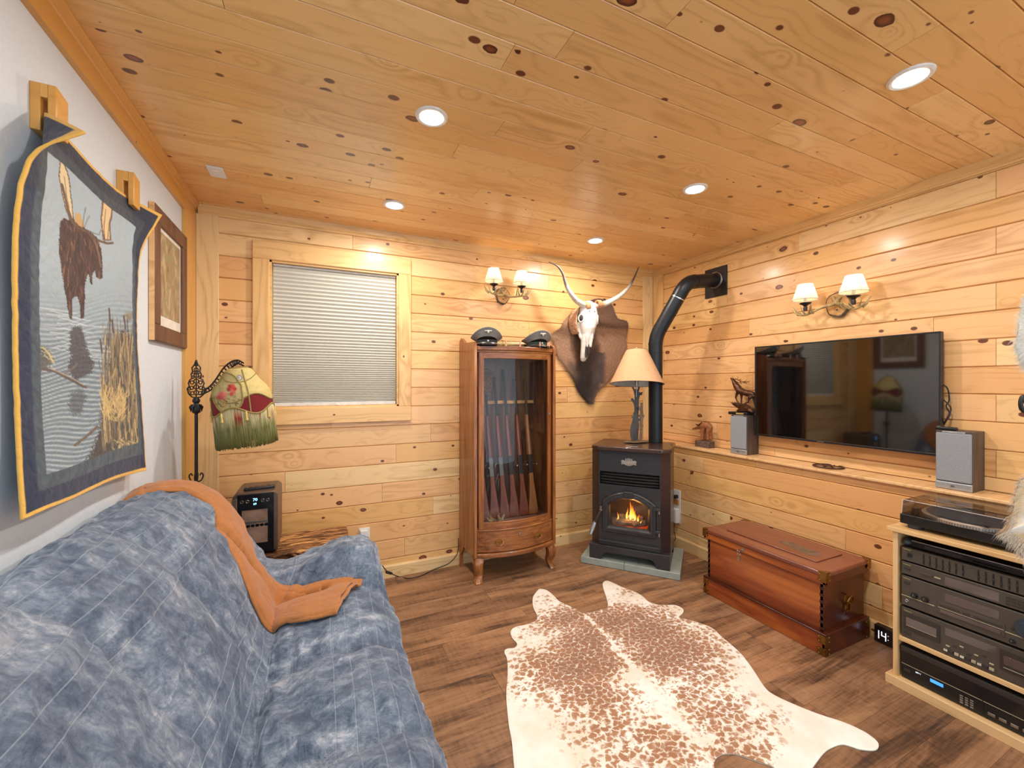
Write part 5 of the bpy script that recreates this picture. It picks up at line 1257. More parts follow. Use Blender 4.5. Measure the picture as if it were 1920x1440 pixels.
# ================================================================ WALL SCONCES
def sconce(label,origin,rz,plate,cups,shr,shh):
    t=thing('antler_sconce',label,'wall lamp',origin,rz,group='antler wall sconces')
    m=MB(); ring_=[]
    for i in range(22): a=2*PI*i/22; ring_.append((plate*math.cos(a)*(1+.06*math.sin(3*a+1)),plate*1.15*math.sin(a)*(1+.05*math.cos(5*a))))
    m.prism(ring_,-.024,-.0,'y'); bk=B(m,'bark_plaque','bark_dark',t,bevel=.003)
    m=MB(); m.prism([(a*.88,b_*.88) for a,b_ in ring_],-.027,-.022,'y'); B(m,'slice_face','slice_wood',bk,bevel=.001)
    for z in (-plate*.5,plate*.5): m=MB(); m.ball((0,-.028,z),(.005,.003,.005),8,5); B(m,'screw','black_iron',bk)
    for k_,c in enumerate(cups):
        s=-1 if c.x<0 else 1; m=MB()
        q=Vector((c.x,c.y,c.z-.070))
        main=catmull([(-s*.02,-.03,.045),(s*.01,-.05,.0),(q.x*.45,(q.y-.03)/2,-.012),(q.x,q.y,q.z-.004),(q.x+s*.05,q.y-.01,q.z+.012),(q.x+s*.085,q.y-.005,q.z+.055)],6)
        n_=len(main); m.tube(main,[lerp(.011,.002,(i/n_)**1.5) for i in range(n_)],8)
        for (bx,dx,dy,dz) in ((.02,.035,-.03,.05),(-.02,-.03,-.035,.055),(-.045,-.012,-.045,.05),(.045,.02,.03,.05),(.0,.0,-.05,.045)):
            b0=q+Vector((s*bx,0,0)); m.tube([b0,b0+Vector((s*dx*.6,dy*.6,dz*.4)),b0+Vector((s*dx,dy,dz))],[.006,.0045,.0012],6)
        B(m,'antler_arm','antler',t,ang=1)
        m=MB(); m.lathe([(.0,-.050),(.010,-.048),(.012,-.030),(.008,-.02),(.014,-.012),(.030,-.004),(.033,.002),(.028,.002),(.012,-.004),(.0,-.004)],c=tuple(c),n=20); B(m,'drip_cup','black_iron',t,ang=.8)
        m=MB(); m.cyl(c+Vector((0,0,-.004)),c+Vector((0,0,.040)),.0085,n=12); cd=B(m,'candle_sleeve','candle',t)
        m=MB(); m.ball(c+Vector((0,0,.062)),(.012,.012,.019),12,8); B(m,'bulb','bulb_glow',cd)
        zb=c.z+.022; m=MB(); m.lathe([(shr,zb),(shr*.80,zb+shh*.45),(shr*.58,zb+shh)],c=(c.x,c.y,0),n=24,capa=False,capb=False); sd=B(m,'lamp_shade','shade_glow',t,ang=3)
        m=MB(); 
        for i in range(6):
            a=2*PI*i/6+.4; m.tube([(c.x+shr*1.005*math.cos(a),c.y+shr*1.005*math.sin(a),zb),(c.x+shr*.805*math.cos(a),c.y+shr*.805*math.sin(a),zb+shh*.45),(c.x+shr*.585*math.cos(a),c.y+shr*.585*math.sin(a),zb+shh)],.0012,4)
        m.ring((c.x,c.y,zb),shr,.0018,'z',24,5); m.ring((c.x,c.y,zb+shh),shr*.58,.0015,'z',20,5)
        stuff(B(m,'shade_piping','piping',sd))
        wp=Matrix.Translation(origin)@Matrix.Rotation(rz,4,'Z')@(c+Vector((0,0,.06)))
        light('sconce_bulb','POINT',wp,SCONCE_W,(1,.80,.55),.014)
o1=onY(942.4,554.5,3.03); o1.y=YB
cl=[onY(926,532.7,2.93)-o1,onY(978,537,2.93)-o1]
sconce('antler wall sconce with two lit shades on the back wall left of the skull',o1,0,.058,cl,.070,.098)
o2=onX(1571.5,570.6,2.89); o2.x=XRU
cl=[]
for px,py in ((1510,568.5),(1600.6,555)):
    q=onX(px,py,2.79)-o2; cl.append(Vector((-q.y,q.x,q.z)))
sconce('antler wall sconce with two lit shades on the right wall above the television',o2,-PI/2,.068,cl,.070,.098)
def voxel(m,name,mat,par,vs,it):
    o=B(m,name,mat,par,ang=9); md=o.modifiers.new('remesh','REMESH'); md.mode='VOXEL'; md.voxel_size=vs; md.use_smooth_shade=True
    s_=o.modifiers.new('smooth','SMOOTH'); s_.iterations=it; s_.factor=.5; return o
# ================================================================ LONGHORN SKULL ON HIDE
t=thing('longhorn_skull','white longhorn skull with curved horns mounted on a dark fur hide','skull',(2.10,YB,1.75))
L0=Vector((2.10,YB,1.75))
hp_px=crop([(90,770),(140,735),(200,690),(235,625),(290,565),(330,540),(420,470),(520,430),(600,440),(660,480),(690,560),(720,610),(800,635),(803,720),(790,800),(795,880),(750,960),(735,1040),(700,1090),(620,1190),(560,1240),(520,1290),(500,1345),(490,1370),(455,1368),(430,1350),(380,1290),(350,1240),(330,1180),(270,1080),(225,1015),(180,960),(160,900),(150,860),(130,800)],1010,470,4.8)
hw=[onY(x,y,3.02)-L0 for x,y in hp_px]; cen=sum(hw,Vector())/len(hw)
hs=catmull(hw+[hw[0]],4)[:-1]
m=MB(); rings=[]
for f in [1,.985,.96]+[.92-.04*q for q in range(23)]:
    rings.append([m._v((lerp(cen.x,p.x,f),-.024+(-.012*(1-f**3))-.004*noise.noise(Vector((p.x*9*f,p.z*9*f,f*3)))+(.006 if f==1 else 0),lerp(cen.z,p.z,f))) for p in hs])
m.quadloop(rings,True,False,True)
def hidecol(co):
    x,z=co.x,co.z; ang=noise.noise(Vector((x*4,z*3,2)))
    a2=noise.noise(Vector((x*14,z*11,5))); b=smooth(.04,.20,abs(x+.02)+.10*ang+.05*a2+max(0,(z+.1))*.2)
    dk=(46,32,26); md=(170,128,96); c=[lerp(a,d,b) for a,d in zip(dk,md)]
    if abs(x-.17)<.10 and -.38<z<-.10: 
        k_=smooth(.10,.04,abs(x-.14-.0)) ; c=[lerp(a,d,k_*.8) for a,d in zip(c,(70,56,54))]
    if z>.12 and x>.05: c=[lerp(a,d,.5) for a,d in zip(c,(70,42,26))]
    return s2l(c)
vcol('fur_brown',rough=.8,sheen=.3,bump=.8,nscale=70,amt=.5)
hd_=B(m,'hide','fur_brown',t,ang=3,colfn=hidecol)
m=MB(); ph=random.Random(9)
for i in range(len(hs)):
    p=hs[i]; q=hs[(i+1)%len(hs)]; nrm=Vector((q.z-p.z,0,-(q.x-p.x))); 
    if nrm.length==0: continue
    nrm.normalize()
    if nrm.dot(p-cen)<0: nrm=-nrm
    for k_ in range(10):
        s_=p.lerp(q,ph.random()); e_=s_+nrm*ph.uniform(.006,.016)+Vector((ph.uniform(-.006,.006),0,-.006)); w_=Vector((q.x-p.x,0,q.z-p.z)).normalized()*.0014
        v=[m._v((s_.x-w_.x-nrm.x*.01,-.028,s_.z-w_.z-nrm.z*.01)),m._v((s_.x+w_.x-nrm.x*.01,-.028,s_.z+w_.z-nrm.z*.01)),m._v((e_.x,-.022,e_.z))]; m.bm.faces.new(v)
stuff(B(m,'edge_hair','fur_brown',hd_,smooth=False,colfn=hidecol))
# skull body: loft along a path
K=lambda px,py,Y: onY(px,py,Y)-L0
top=K(1110,563,2.85); tip=K(1104.5,677,2.83); top.y=-.17; 
ax=tip-top
SKS=[(0,.030,.030,0),(.05,.050,.050,0),(.12,.074,.062,0),(.20,.084,.066,-.002),(.29,.086,.066,-.004),(.37,.080,.062,-.004),(.45,.064,.056,0),(.55,.050,.048,.004),(.66,.044,.042,.006),(.76,.038,.036,.008),(.86,.034,.030,.010),(.94,.030,.024,.012),(.985,.020,.016,.014),(1.0,.006,.006,.014)]
m=MB(); rings=[]
for f,w_,d_,o_ in SKS:
    c_=top+ax*f; ring=[]
    for i in range(28):
        a=2*PI*i/28; cx_,sy_=math.cos(a),math.sin(a)
        rr=1+ (.10*abs(cx_)**6 if .3<f<.5 else 0)
        flat=.75 if sy_<0 and f<.4 else 1
        ring.append(m._v((c_.x+w_*cx_*rr,-.150+o_*1.5+d_*sy_*flat-.012*math.sin(PI*f),c_.z+.002*noise.noise(Vector((cx_*3,sy_*3,f*9))))))
    rings.append(ring)
m.quadloop(rings); P('bone',(222,216,206),.55,noise_amt=.08,nscale=30,bump=.35); P('bone_aged',(190,150,118),.8,noise_amt=.3,nscale=60,bump=.8); P('socket_dark',(60,50,46),.9)
for s in (-1,1):
    c_=top+ax*.30; e=(c_.x+s*.074,-.172,c_.z)
    m.M=Matrix.Translation(e)@Matrix.Rotation(s*.9,4,'Z'); m.ring((0,-.012,0),.026,.0065,'y',22,8,sx=.85,sy=1.2); m.M=Matrix.Identity(4)
    a0=top+ax*.36; m.tube(catmull([(a0.x+s*.074,-.150,a0.z),(a0.x+s*.070,-.130,a0.z-.05),(a0.x+s*.058,-.135,a0.z-.11),(a0.x+s*.040,-.150,a0.z-.16)],5),[.022]*4+[.020]*4+[.016]*4+[.012]*4,10)
    a1=top+ax*.10; m.tube([(a1.x+s*.03,-.17,a1.z+.01),(a1.x+s*.06,-.16,a1.z+.012),(a1.x+s*.085,-.155,a1.z+.012)],[.03,.026,.022],12)
    a2=top+ax*.55; m.tube([(a2.x+s*.030,-.185,a2.z+.05),(a2.x+s*.022,-.190,a2.z-.03),(a2.x+s*.018,-.185,a2.z-.11)],[.012,.013,.008],8)
sk=voxel(m,'cranium','bone',t,.0032,3)
for s in (-1,1):
    c_=top+ax*.30; e=(c_.x+s*.080,-.176,c_.z)
    m=MB(); m.ball(e,(.017,.020,.026),14,10); B(m,'eye_socket','socket_dark',sk)
    c_=top+ax*.84; m=MB(); m.tube([(c_.x+s*.008,-.180,c_.z+.072),(c_.x+s*.012,-.184,c_.z),(c_.x+s*.008,-.174,c_.z-.052)],[.005,.011,.004],8); B(m,'nasal_opening','socket_dark',sk)
    c_=top+ax*.18; m=MB(); m.ball((c_.x+s*.026,-.207,c_.z-.002),(.004,.004,.007),8,5); B(m,'brow_hole','socket_dark',sk)
m=MB(); c_=top+ax*.30; m.grid(lambda u,v:(c_.x-.085-.035*math.sin(PI*v)*(.6+.4*u)-.006*noise.noise(Vector((u*6,v*9,1))),-.15+.10*u,c_.z+.085-.21*v),6,12); B(m,'dried_skin','bone_aged',t,ang=3,solid=.006)
def horn(pts,Ys,rb):
    P_=[K(px,py,Y) for (px,py),Y in zip(pts,Ys)]; C_=catmull(P_,7); n_=len(C_); m=MB()
    m.tube(C_,[lerp(rb,.003,(i/(n_-1))**1.25)*(1+.05*math.sin(i*1.9)*(1-i/n_)) for i in range(n_)],16)
    A_=P_[0];Lh=sum((b_-a).length for a,b_ in zip(C_[:-1],C_[1:]))
    def col(co):
        f=min(1,(co-A_).length/(Lh*.86)); f2=f+.10*noise.noise(co*18)
        if f2<.12: return s2l((206,164,118))
        c=[lerp(a,d,smooth(.5,.92,f2)) for a,d in zip((222,214,200),(74,60,54))]
        return s2l(c)
    return B(m,'horn','horn_keratin',t,ang=2,colfn=col)
vcol('horn_keratin',rough=.42,bump=.3,nscale=45,amt=.25,coat=.2)
hl=crop([(450,492),(400,482),(345,452),(300,400),(262,340),(240,280),(215,200),(165,135),(92,100)],1010,470,4.8)
horn(hl,[2.87,2.86,2.84,2.82,2.81,2.80,2.80,2.80,2.80],.027)
hr=crop([(535,485),(590,478),(650,452),(715,415),(775,365),(825,305),(865,230),(903,142)],1010,470,4.8)
horn(hr,[2.87,2.86,2.84,2.82,2.81,2.80,2.80,2.80],.027)
P('leather_wrap',(196,142,96),.7,noise_amt=.2)
for px,py in ((1101,574),(1122,570)):
    m=MB(); c_=K(px,py,2.865)
    for i in range(4): m.ring((c_.x+(i-1.5)*.009,c_.y,c_.z),.029,.006,'x',18,6)
    stuff(B(m,'leather_wrap','leather_wrap',t))
# ================================================================ BEAR TABLE LAMP on the stove
def SL(x,y): q=SW(x,y,0); return q.x,q.y
lx_,ly_=SL(.015,.315)
t=thing('bear_table_lamp','steel table lamp with bear and tree silhouettes under a tan cone shade','table lamp',(lx_,ly_,.9075),rz=-.05)
m=MB(); m.prism([(.115*math.cos(2*PI*i/28)*(1+.06*math.sin(3*i)),.062*math.sin(2*PI*i/28)*(1+.05*math.cos(5*i))) for i in range(28)],.004,.010); B(m,'base_plate','base_steel',t,bevel=.001)
def sil(pts,y,th,mat,name,par=t,s=1/7.2,ox=342,oy=1350,dep=3.31):
    # crop of the lamp, pixel outline -> metres in the lamp's own upright plane
    k_=dep/F_PX*s; m=MB(); m.prism([((a-ox)*k_,.010+(oy-b_)*k_) for a,b_ in pts],y,y+th,'y'); return B(m,name,mat,par,bevel=.0008)
sil([(305,1345),(300,1150),(310,1000),(315,900),(305,850),(262,800),(262,775),(285,772),(318,810),(318,740),(300,670),(268,620),(285,615),(330,660),(352,630),(365,665),(385,615),(402,622),(385,690),(430,700),(442,730),(400,740),(385,800),(385,900),(375,1050),(380,1200),(372,1345)],.004,.006,'lamp_steel','tree_trunk')
sil([(372,1345),(385,1200),(380,1050),(388,950),(360,915),(352,895),(372,885),(390,900),(390,838),(432,834),(430,900),(438,1010),(458,995),(452,1030),(430,1060),(425,1200),(418,1345)],-.012,.005,'base_steel','snag_trunk')
sil([(240,1345),(215,1280),(210,1200),(222,1140),(245,1080),(252,1035),(232,1030),(236,1015),(256,1010),(262,965),(275,960),(285,985),(325,985),(332,1010),(330,1035),(362,1050),(385,1030),(378,1065),(345,1090),(355,1120),(352,1170),(310,1200),(300,1345),(272,1345),(268,1250),(255,1345)],-.022,.006,'lamp_steel','bear_figure')
zs_=1.369-.9075; m=MB(); m.cyl((0,.003,.36),(0,.003,zs_+.2),.004); m.cyl((0,.003,zs_-.01),(0,.003,zs_+.05),.014); B(m,'stem','steel',t)
m=MB(); m.lathe([(.208,zs_),(.083,zs_+.272)],n=48,capa=False,capb=False); ls=B(m,'lamp_shade','shade_fabric_tan',t,ang=3)
m=MB(); m.lathe([(.2065,zs_+.001),(.0815,zs_+.272)],n=48,capa=False,capb=False); B(m,'shade_lining','shade_inner',ls,ang=3)
m=MB(); m.ring((0,0,zs_),.208,.0016,'z',48,5); m.ring((0,0,zs_+.272),.083,.0014,'z',32,5)
for i in range(3): a=2*PI*i/3; m.tube([(0,.0,zs_+.262),(.082*math.cos(a),.082*math.sin(a),zs_+.272)],.0015,5)
stuff(B(m,'shade_wire','black_iron',ls)); dn3=Vector((-lx_,-ly_,0)).normalized(); pv=Vector((0,0,zs_+.10)); ls.matrix_basis=Matrix.Translation(pv)@Matrix.Rotation(.12,4,dn3.cross(Vector((0,0,1))))@Matrix.Translation(-pv); m=MB(); m.ball((0,0,zs_+.284),(.008,.008,.012),10,6); B(m,'finial','shade_fabric_tan',t)
# ================================================================ VICTORIAN FLOOR LAMP
PLY=2.66; pb=onY(368,740,PLY)
t=thing('bridge_floor_lamp','black ornate bridge-arm floor lamp with a fringed Victorian rose shade in the corner','floor lamp',(pb.x,PLY,0))
m=MB(); m.lathe([(.0,0),(.12,0),(.125,.01),(.10,.022),(.05,.035),(.02,.06),(.012,.09)],n=32); B(m,'base','black_iron',t)
m=MB(); m.tube([(0,0,.09),(0,0,.86)],.0085,12); m.tube([(0,0,.86),(0,0,1.23)],.0078,12); B(m,'pole','black_iron',t)
m=MB()
for i in range(4):
    a=PI/2*i; c_,s_=math.cos(a),math.sin(a); m.tube(catmull([(.006*c_,.006*s_,.86),(.022*c_,.022*s_,.868),(.030*c_,.030*s_,.892),(.022*c_,.022*s_,.905),(.016*c_,.016*s_,.893)],4),.0035,6)
stuff(B(m,'leaf_collar','black_iron',t))
m=MB(); m.lathe([(.008,1.215),(.018,1.222),(.020,1.245),(.014,1.262),(.010,1.27),(.016,1.275),(.018,1.285),(.010,1.30)],n=18)
for i in range(6):
    a=PI/3*i; m.tube([(.016*math.cos(a),.016*math.sin(a),1.262),(.026*math.cos(a),.026*math.sin(a),1.25),(.022*math.cos(a),.022*math.sin(a),1.225)],[.006,.006,.002],6)
B(m,'capital','black_iron',t,ang=1)
# openwork head, in the plane of the arm
scx=onY(457,720,2.56); ad=Vector((scx.x-pb.x,2.56-PLY,0)); AL=ad.length; ad.normalize()
def AP(s_,z,y=0): return (ad.x*s_,ad.y*s_,z)
kk=2.17/F_PX
m=MB(); fin=[(0,1.495),(.012,1.47),(.028,1.455),(.024,1.435),(.034,1.42),(.026,1.40),(.042,1.392),(.052,1.375),(.046,1.36),(.060,1.345),(.050,1.318),(.028,1.302),(0,1.298)]
for s_ in (-1,1): m.tube([AP(s_*a*.78,z) for a,z in fin],.0036,6)
for (a,z,r_) in ((0,1.47,.007),(0,1.445,.010),(.014,1.43,.006),(-.014,1.43,.006),(0,1.415,.011),(.018,1.405,.007),(-.018,1.405,.007),(0,1.385,.012),(.022,1.378,.009),(-.022,1.378,.009),(0,1.355,.012),(.024,1.350,.009),(-.024,1.350,.009),(.036,1.345,.007),(-.036,1.345,.007),(0,1.325,.012),(.020,1.322,.009),(-.020,1.322,.009),(.034,1.325,.006),(-.034,1.325,.006)):
    pts=[AP(a+r_*math.cos(2*PI*i/12),z+r_*math.sin(2*PI*i/12)) for i in range(12)]; m.tube(pts,.0028,5,True)
m.tube([AP(0,1.30),AP(0,1.49)],.003,5); B(m,'openwork_head','black_iron',t)
m=MB(); lo_=catmull([AP(.02,1.315),AP(.07,1.335),AP(.11,1.37),AP(.15,1.425),AP(.19,1.462),AP(AL*.88,1.475),AP(AL,1.466)],6); up_=catmull([AP(.04,1.335),AP(.075,1.362),AP(.105,1.40),AP(.14,1.452),AP(.18,1.486),AP(AL*.88,1.494),AP(AL,1.478)],6)
m.tube(lo_,.004,6); m.tube(up_,.004,6)
for i in range(2,len(lo_)-3,2):
    a,b_=lo_[i],up_[i]; c_=(a+b_)/2; r_=(a-b_).length/2*.85
    m.tube([c_+Vector((ad.x*math.cos(q)*r_,ad.y*math.cos(q)*r_,math.sin(q)*r_)) for q in [2*PI*k_/10 for k_ in range(10)]],.0026,5,True)
B(m,'bridge_arm','black_iron',t)
SCN=Vector((scx.x-pb.x,2.56-PLY,0)); RS=.152
prof_s=[(a,b*.89) for a,b in ((1.455,.036),(1.448,.060),(1.43,.074),(1.405,.090),(1.385,.104),(1.36,.128),(1.33,.145),(1.30,.151),(1.27,.152),(1.235,.152))]
def srad(z):
    for (z0,r0),(z1,r1) in zip(prof_s[:-1],prof_s[1:]):
        if z0>=z>=z1: f=(z0-z)/(z0-z1); return lerp(r0,r1,f)
    return prof_s[-1][1] if z<1.3 else prof_s[0][1]
def sbot(a): return 1.238+.020*math.cos(4*a+.9)
bm=bmesh.new(); g=[]; NT=160; NZ=70
for j in range(NZ+1):
    rr=[]
    for i in range(NT):
        a=2*PI*i/NT; z=lerp(1.455,sbot(a),j/NZ); r_=srad(z)*(1-.012*abs(math.sin(3*a)))
        rr.append(bm.verts.new((SCN.x+r_*math.cos(a),SCN.y+r_*math.sin(a),z)))
    g.append(rr)
for a,b_ in zip(g[:-1],g[1:]):
    for i in range(NT): bm.faces.new((a[i],a[(i+1)%NT],b_[(i+1)%NT],b_[i]))
bm.verts.ensure_lookup_table()
pp=[proj((v.co.x+pb.x,v.co.y+PLY,v.co.z)) for v in bm.verts]; Xs=np.array([p[0] for p in pp]);Ys=np.array([p[1] for p in pp])
vd=Vector((-(SCN.x+pb.x),-(SCN.y+PLY),0)).normalized(); front=np.array([((v.co.x-SCN.x)*vd.x+(v.co.y-SCN.y)*vd.y)>0 for v in bm.verts])
pt=Paint(Xs,Ys,(200,180,112)); zz=np.array([v.co.z for v in bm.verts]); aa=np.array([math.atan2(v.co.y-SCN.y,v.co.x-SCN.x) for v in bm.verts])
pt.put(.5+.5*np.sin(zz*190+3*np.sin(aa*9))*np.sin(aa*24),(220,202,144),.5)
redm=np.clip((1.30+.018*np.cos(4*aa+.9+PI)-zz)*200,0,1); pt.put(redm,(120,12,24),1)
keep=pt.C.copy(); rg=np.random.RandomState(8)
pt.ell(431,735,28,39,(186,168,116),1,.06)
for i in range(7): pt.line([(431+rg.uniform(-18,18),700+rg.uniform(0,60)) for _ in range(3)],1,(150,140,92),.6)
for (x,y,r_,c_) in ((420,738,9,(206,96,92)),(414,742,6,(190,70,74)),(426,735,5,(222,130,118)),(434,728,5,(150,36,44)),(441,724,7,(196,58,58)),(436,722,4,(150,34,40)),(442,732,5,(206,84,76)),(446,728,4,(170,44,46)),(438,737,5,(196,70,66)),(424,746,4,(214,110,100)),(422,753,3,(214,160,70)),(418,758,3,(204,150,60))): pt.ell(x,y,r_,r_,c_,.95,.4)
for i in range(26): x=rg.uniform(408,450);y=rg.uniform(742,768); pt.line([(x,y),(x+rg.uniform(-4,4),y+rg.uniform(-7,2))],1.6,[(70,72,40),(92,96,50),(56,50,34)][i%3],.9)
pt.line([(418,772),(416,785),(420,796)],1.6,(64,56,40)); pt.line([(424,770),(425,788)],1.6,(70,60,40))
pt.ell(456,708,6,6,(120,120,130),1,.2); pt.ell(456,708,4,4,(206,204,200),1,.3); pt.ell(455,708,2,2.5,(130,130,140),1,.4)
pt.C=np.where(front[:,None],pt.C,keep)
lay=bm.verts.layers.float_color.new('Col')
for v,c_ in zip(bm.verts,pt.C): v[lay]=(c_[0],c_[1],c_[2],1)
vcol('shade_brocade',rough=.8,bump=.3,nscale=120,amt=.18)
vlist=[v.co.copy() for v in bm.verts]
sh_=finish(bm,'victorian_shade','shade_brocade',t,ang=3,solid=.002)
P('rope_gold',(150,132,72),.8,noise_amt=.25,nscale=300,bump=.6)
m=MB()
def onshade(px,py):
    d=np.hypot(Xs-px,Ys-py)+np.where(front,0,999); v=vlist[int(d.argmin())]; n_=Vector((v.x-SCN.x,v.y-SCN.y,0)).normalized(); return v+n_*.003
m.tube([onshade(431+28*math.cos(2*PI*i/36),735+38.5*math.sin(2*PI*i/36)) for i in range(36)],.0038,6,True)
for i in range(4):
    a=PI/2*i+.35; m.tube([(SCN.x+(srad(z)+.002)*math.cos(a),SCN.y+(srad(z)+.002)*math.sin(a),z) for z in [lerp(1.455,sbot(a),k_/14) for k_ in range(15)]],.0034,6)
m.tube([(SCN.x+(srad(sbot(a))+.002)*math.cos(a),SCN.y+(srad(sbot(a))+.002)*math.sin(a),sbot(a)) for a in [2*PI*i/72 for i in range(72)]],.0045,6,True)
m.tube([(SCN.x+.1365*math.cos(a),SCN.y+.1365*math.sin(a),1.300+.018*math.cos(4*a+.9+PI)) for a in [2*PI*i/72 for i in range(72)]],.0028,6,True)
m.tube([(SCN.x+(srad(1.40+.02*math.cos(2*a))+.002)*math.cos(a),SCN.y+(srad(1.40+.02*math.cos(2*a))+.002)*math.sin(a),1.40+.02*math.cos(2*a)) for a in [2*PI*i/72 for i in range(72)]],.0026,6,True)
m.ring((SCN.x,SCN.y,1.455),.040,.004,'z',24,6); stuff(B(m,'gold_rope','rope_gold',sh_))
m=MB(); fr_=random.Random(12)
for i in range(300):
    a=2*PI*i/300+fr_.uniform(-.006,.006); z0=sbot(a); ln_=.185+.018*math.cos(4*a+.9)+fr_.uniform(-.006,.004); r_=.1365; pts=[]
    for k_ in range(5): f=k_/4; pts.append((SCN.x+(r_+fr_.uniform(-.002,.003)*f)*math.cos(a),SCN.y+(r_+fr_.uniform(-.002,.003)*f)*math.sin(a),z0-ln_*f))
    m.tube(pts,[.0011,.0013,.0014,.0016,.0019],4)
def frc(co):
    f=(1.24-co.z)/.2; n_=noise.noise(co*60)
    if .04<f<.22 and n_>.15: return s2l((168,50,42))
    c=[lerp(a,d,smooth(.1,.6,f+n_*.3)) for a,d in zip((206,196,150),(110,112,58))]; return s2l(c)
vcol('fringe_silk',rough=.6,bump=0,amt=.1); stuff(B(m,'fringe','fringe_silk',sh_,ang=3,colfn=frc))
m=MB()
for i in range(8):
    a=PI/4*i+.2; x_,y_=SCN.x+.141*math.cos(a),SCN.y+.141*math.sin(a); m.tube([(x_,y_,1.235),(x_,y_,1.222),(x_,y_,1.212),(x_,y_,1.19)],[.003,.007,.005,.008],8)
stuff(B(m,'tassels','gold_paint',sh_))
pv=Vector((SCN.x,SCN.y,1.24)); sh_.matrix_basis=Matrix.Translation(pv)@Matrix.Rotation(-.10,4,Vector((SCN.x+pb.x,SCN.y+PLY,0)).normalized())@Matrix.Translation(-pv)
# ================================================================ SIDE TABLE AND WINE COOLER
t=thing('side_table','low rustic side table with a bark-edged slab top between couch and window wall','table',(-.14,2.79,0))
m=MB(); pr=random.Random(5); e0=[(x/10*.62-.31,-.17+pr.uniform(-.008,.012)) for x in range(11)]; e1=[(.31-x/10*.62,.185+pr.uniform(-.004,.004)) for x in range(11)]
m.prism(e0+e1,.385,.43); B(m,'slab_top','bark_top',t,bevel=.004)
for x in (-.26,.26):
    for y in (-.12,.13): m=MB(); m.tube([(x,y,0),(x*.98,y,.387)],[.018,.022],10); B(m,'leg','bark_slab',t)
fx0,fx1,fz0,fz1=0,0,.455,.78; A_=onY(434,930,2.65).x; B_=onY(521,920,2.65).x; W_=B_-A_; 
t=thing('wine_cooler','small bronze and black countertop wine cooler with blue digits on the side table','cooler',((A_+B_)/2,2.80,.43))
w2=W_/2; H_=.345; m=MB()
oc=[(-w2,.02),(w2,.02),(w2,H_-.018),(w2-.018,H_),(-w2+.018,H_),(-w2,H_-.018)]
m.prism(oc,-.135,.14,'y'); B(m,'casing','cooler_bronze',t,bevel=.004)
m=MB(); m.prism([(-w2,.02),(-w2+.026,.02),(-w2+.026,H_-.02),(-w2,H_-.03)],-.15,-.134,'y'); B(m,'door_side','cooler_bronze',t,bevel=.004)
m=MB(); m.prism([(w2,.02),(w2-.022,.02),(w2-.022,H_-.004),(w2-.006,H_-.004),(w2,H_-.02)],-.15,-.134,'y'); B(m,'door_side','cooler_bronze',t,bevel=.004)
dx0,dx1=-w2+.026,w2-.022; m=MB()
for b_ in ((dx0,dx1,.02,.07),(dx0,dx1,.255,H_-.006),(dx0,dx0+.02,.07,.255),(dx1-.026,dx1,.07,.255)): m.box(b_[0],b_[1],-.149,-.138,b_[2],b_[3])
bmesh.ops.remove_doubles(m.bm,verts=m.bm.verts,dist=1e-5); dn_=B(m,'door','cooler_black',t,smooth=False)
m=MB(); m.box(dx0+.02,dx1-.026,-.1452,-.1442,.07,.255); P('smoked_pane',(150,120,104),.15,noise_amt=.2,nscale=14,coat=.3); B(m,'window','smoked_pane',dn_)
m=MB(); m.box(dx0+.02,dx1-.026,-.1465,-.145,.180,.190); B(m,'shelf_rail','steel',dn_)
for i in range(6): x=lerp(dx0+.028,dx1-.034,i/5); m=MB(); m.lathe([(.0,-.1466),(.010,-.1462),(.010,-.145)],c=(x,0,.167),ax='y',n=12,sy=.8); B(m,'bottle_end','cooler_black',dn_)
cx_=(dx0+dx1)/2-.002
text('70',.022,'blue_digit',dn_,FACE_mY((cx_,-.1495,.308)),name='display_digits'); text('69',.016,'blue_digit',dn_,FACE_mY((cx_-.001,-.1495,.285)),name='display_digits')
for x in (cx_-.062,cx_-.036,cx_+.036,cx_+.060): m=MB(); m.ring((x,-.1495,.302),.0075,.0009,'y',16,4); m.box(x-.003,x+.003,-.1500,-.1493,.3014,.3026); stuff(B(m,'touch_key','steel',dn_))
for x in (-w2+.03,w2-.03):
    for y in (-.11,.11): m=MB(); m.box(x-.016,x+.016,y-.016,y+.016,.0,.021); B(m,'foot','black_plastic',t)
def remote(label,loc,rz,L=.15,W=.045,grp=None,rows_=5):
    r_=thing('remote_control',label,'remote',loc,rz,group=grp)
    m=MB(); m.box(-W/2,W/2,-L/2,L/2,0,.016); B(m,'casing','black_plastic',r_,bevel=.005,seg=3)
    m=MB()
    for j in range(rows_):
        for i in range(3): m.cyl((-W*.28+W*.28*i,-L*.38+L*.76*j/(rows_-1),.016),(-W*.28+W*.28*i,-L*.38+L*.76*j/(rows_-1),.0185),.0035,n=8)
    stuff(B(m,'buttons','steel',r_)); return r_
remote('black remote control lying on top of the wine cooler',((A_+B_)/2+.01,2.745,.43+H_),-1.45,.15,.045)
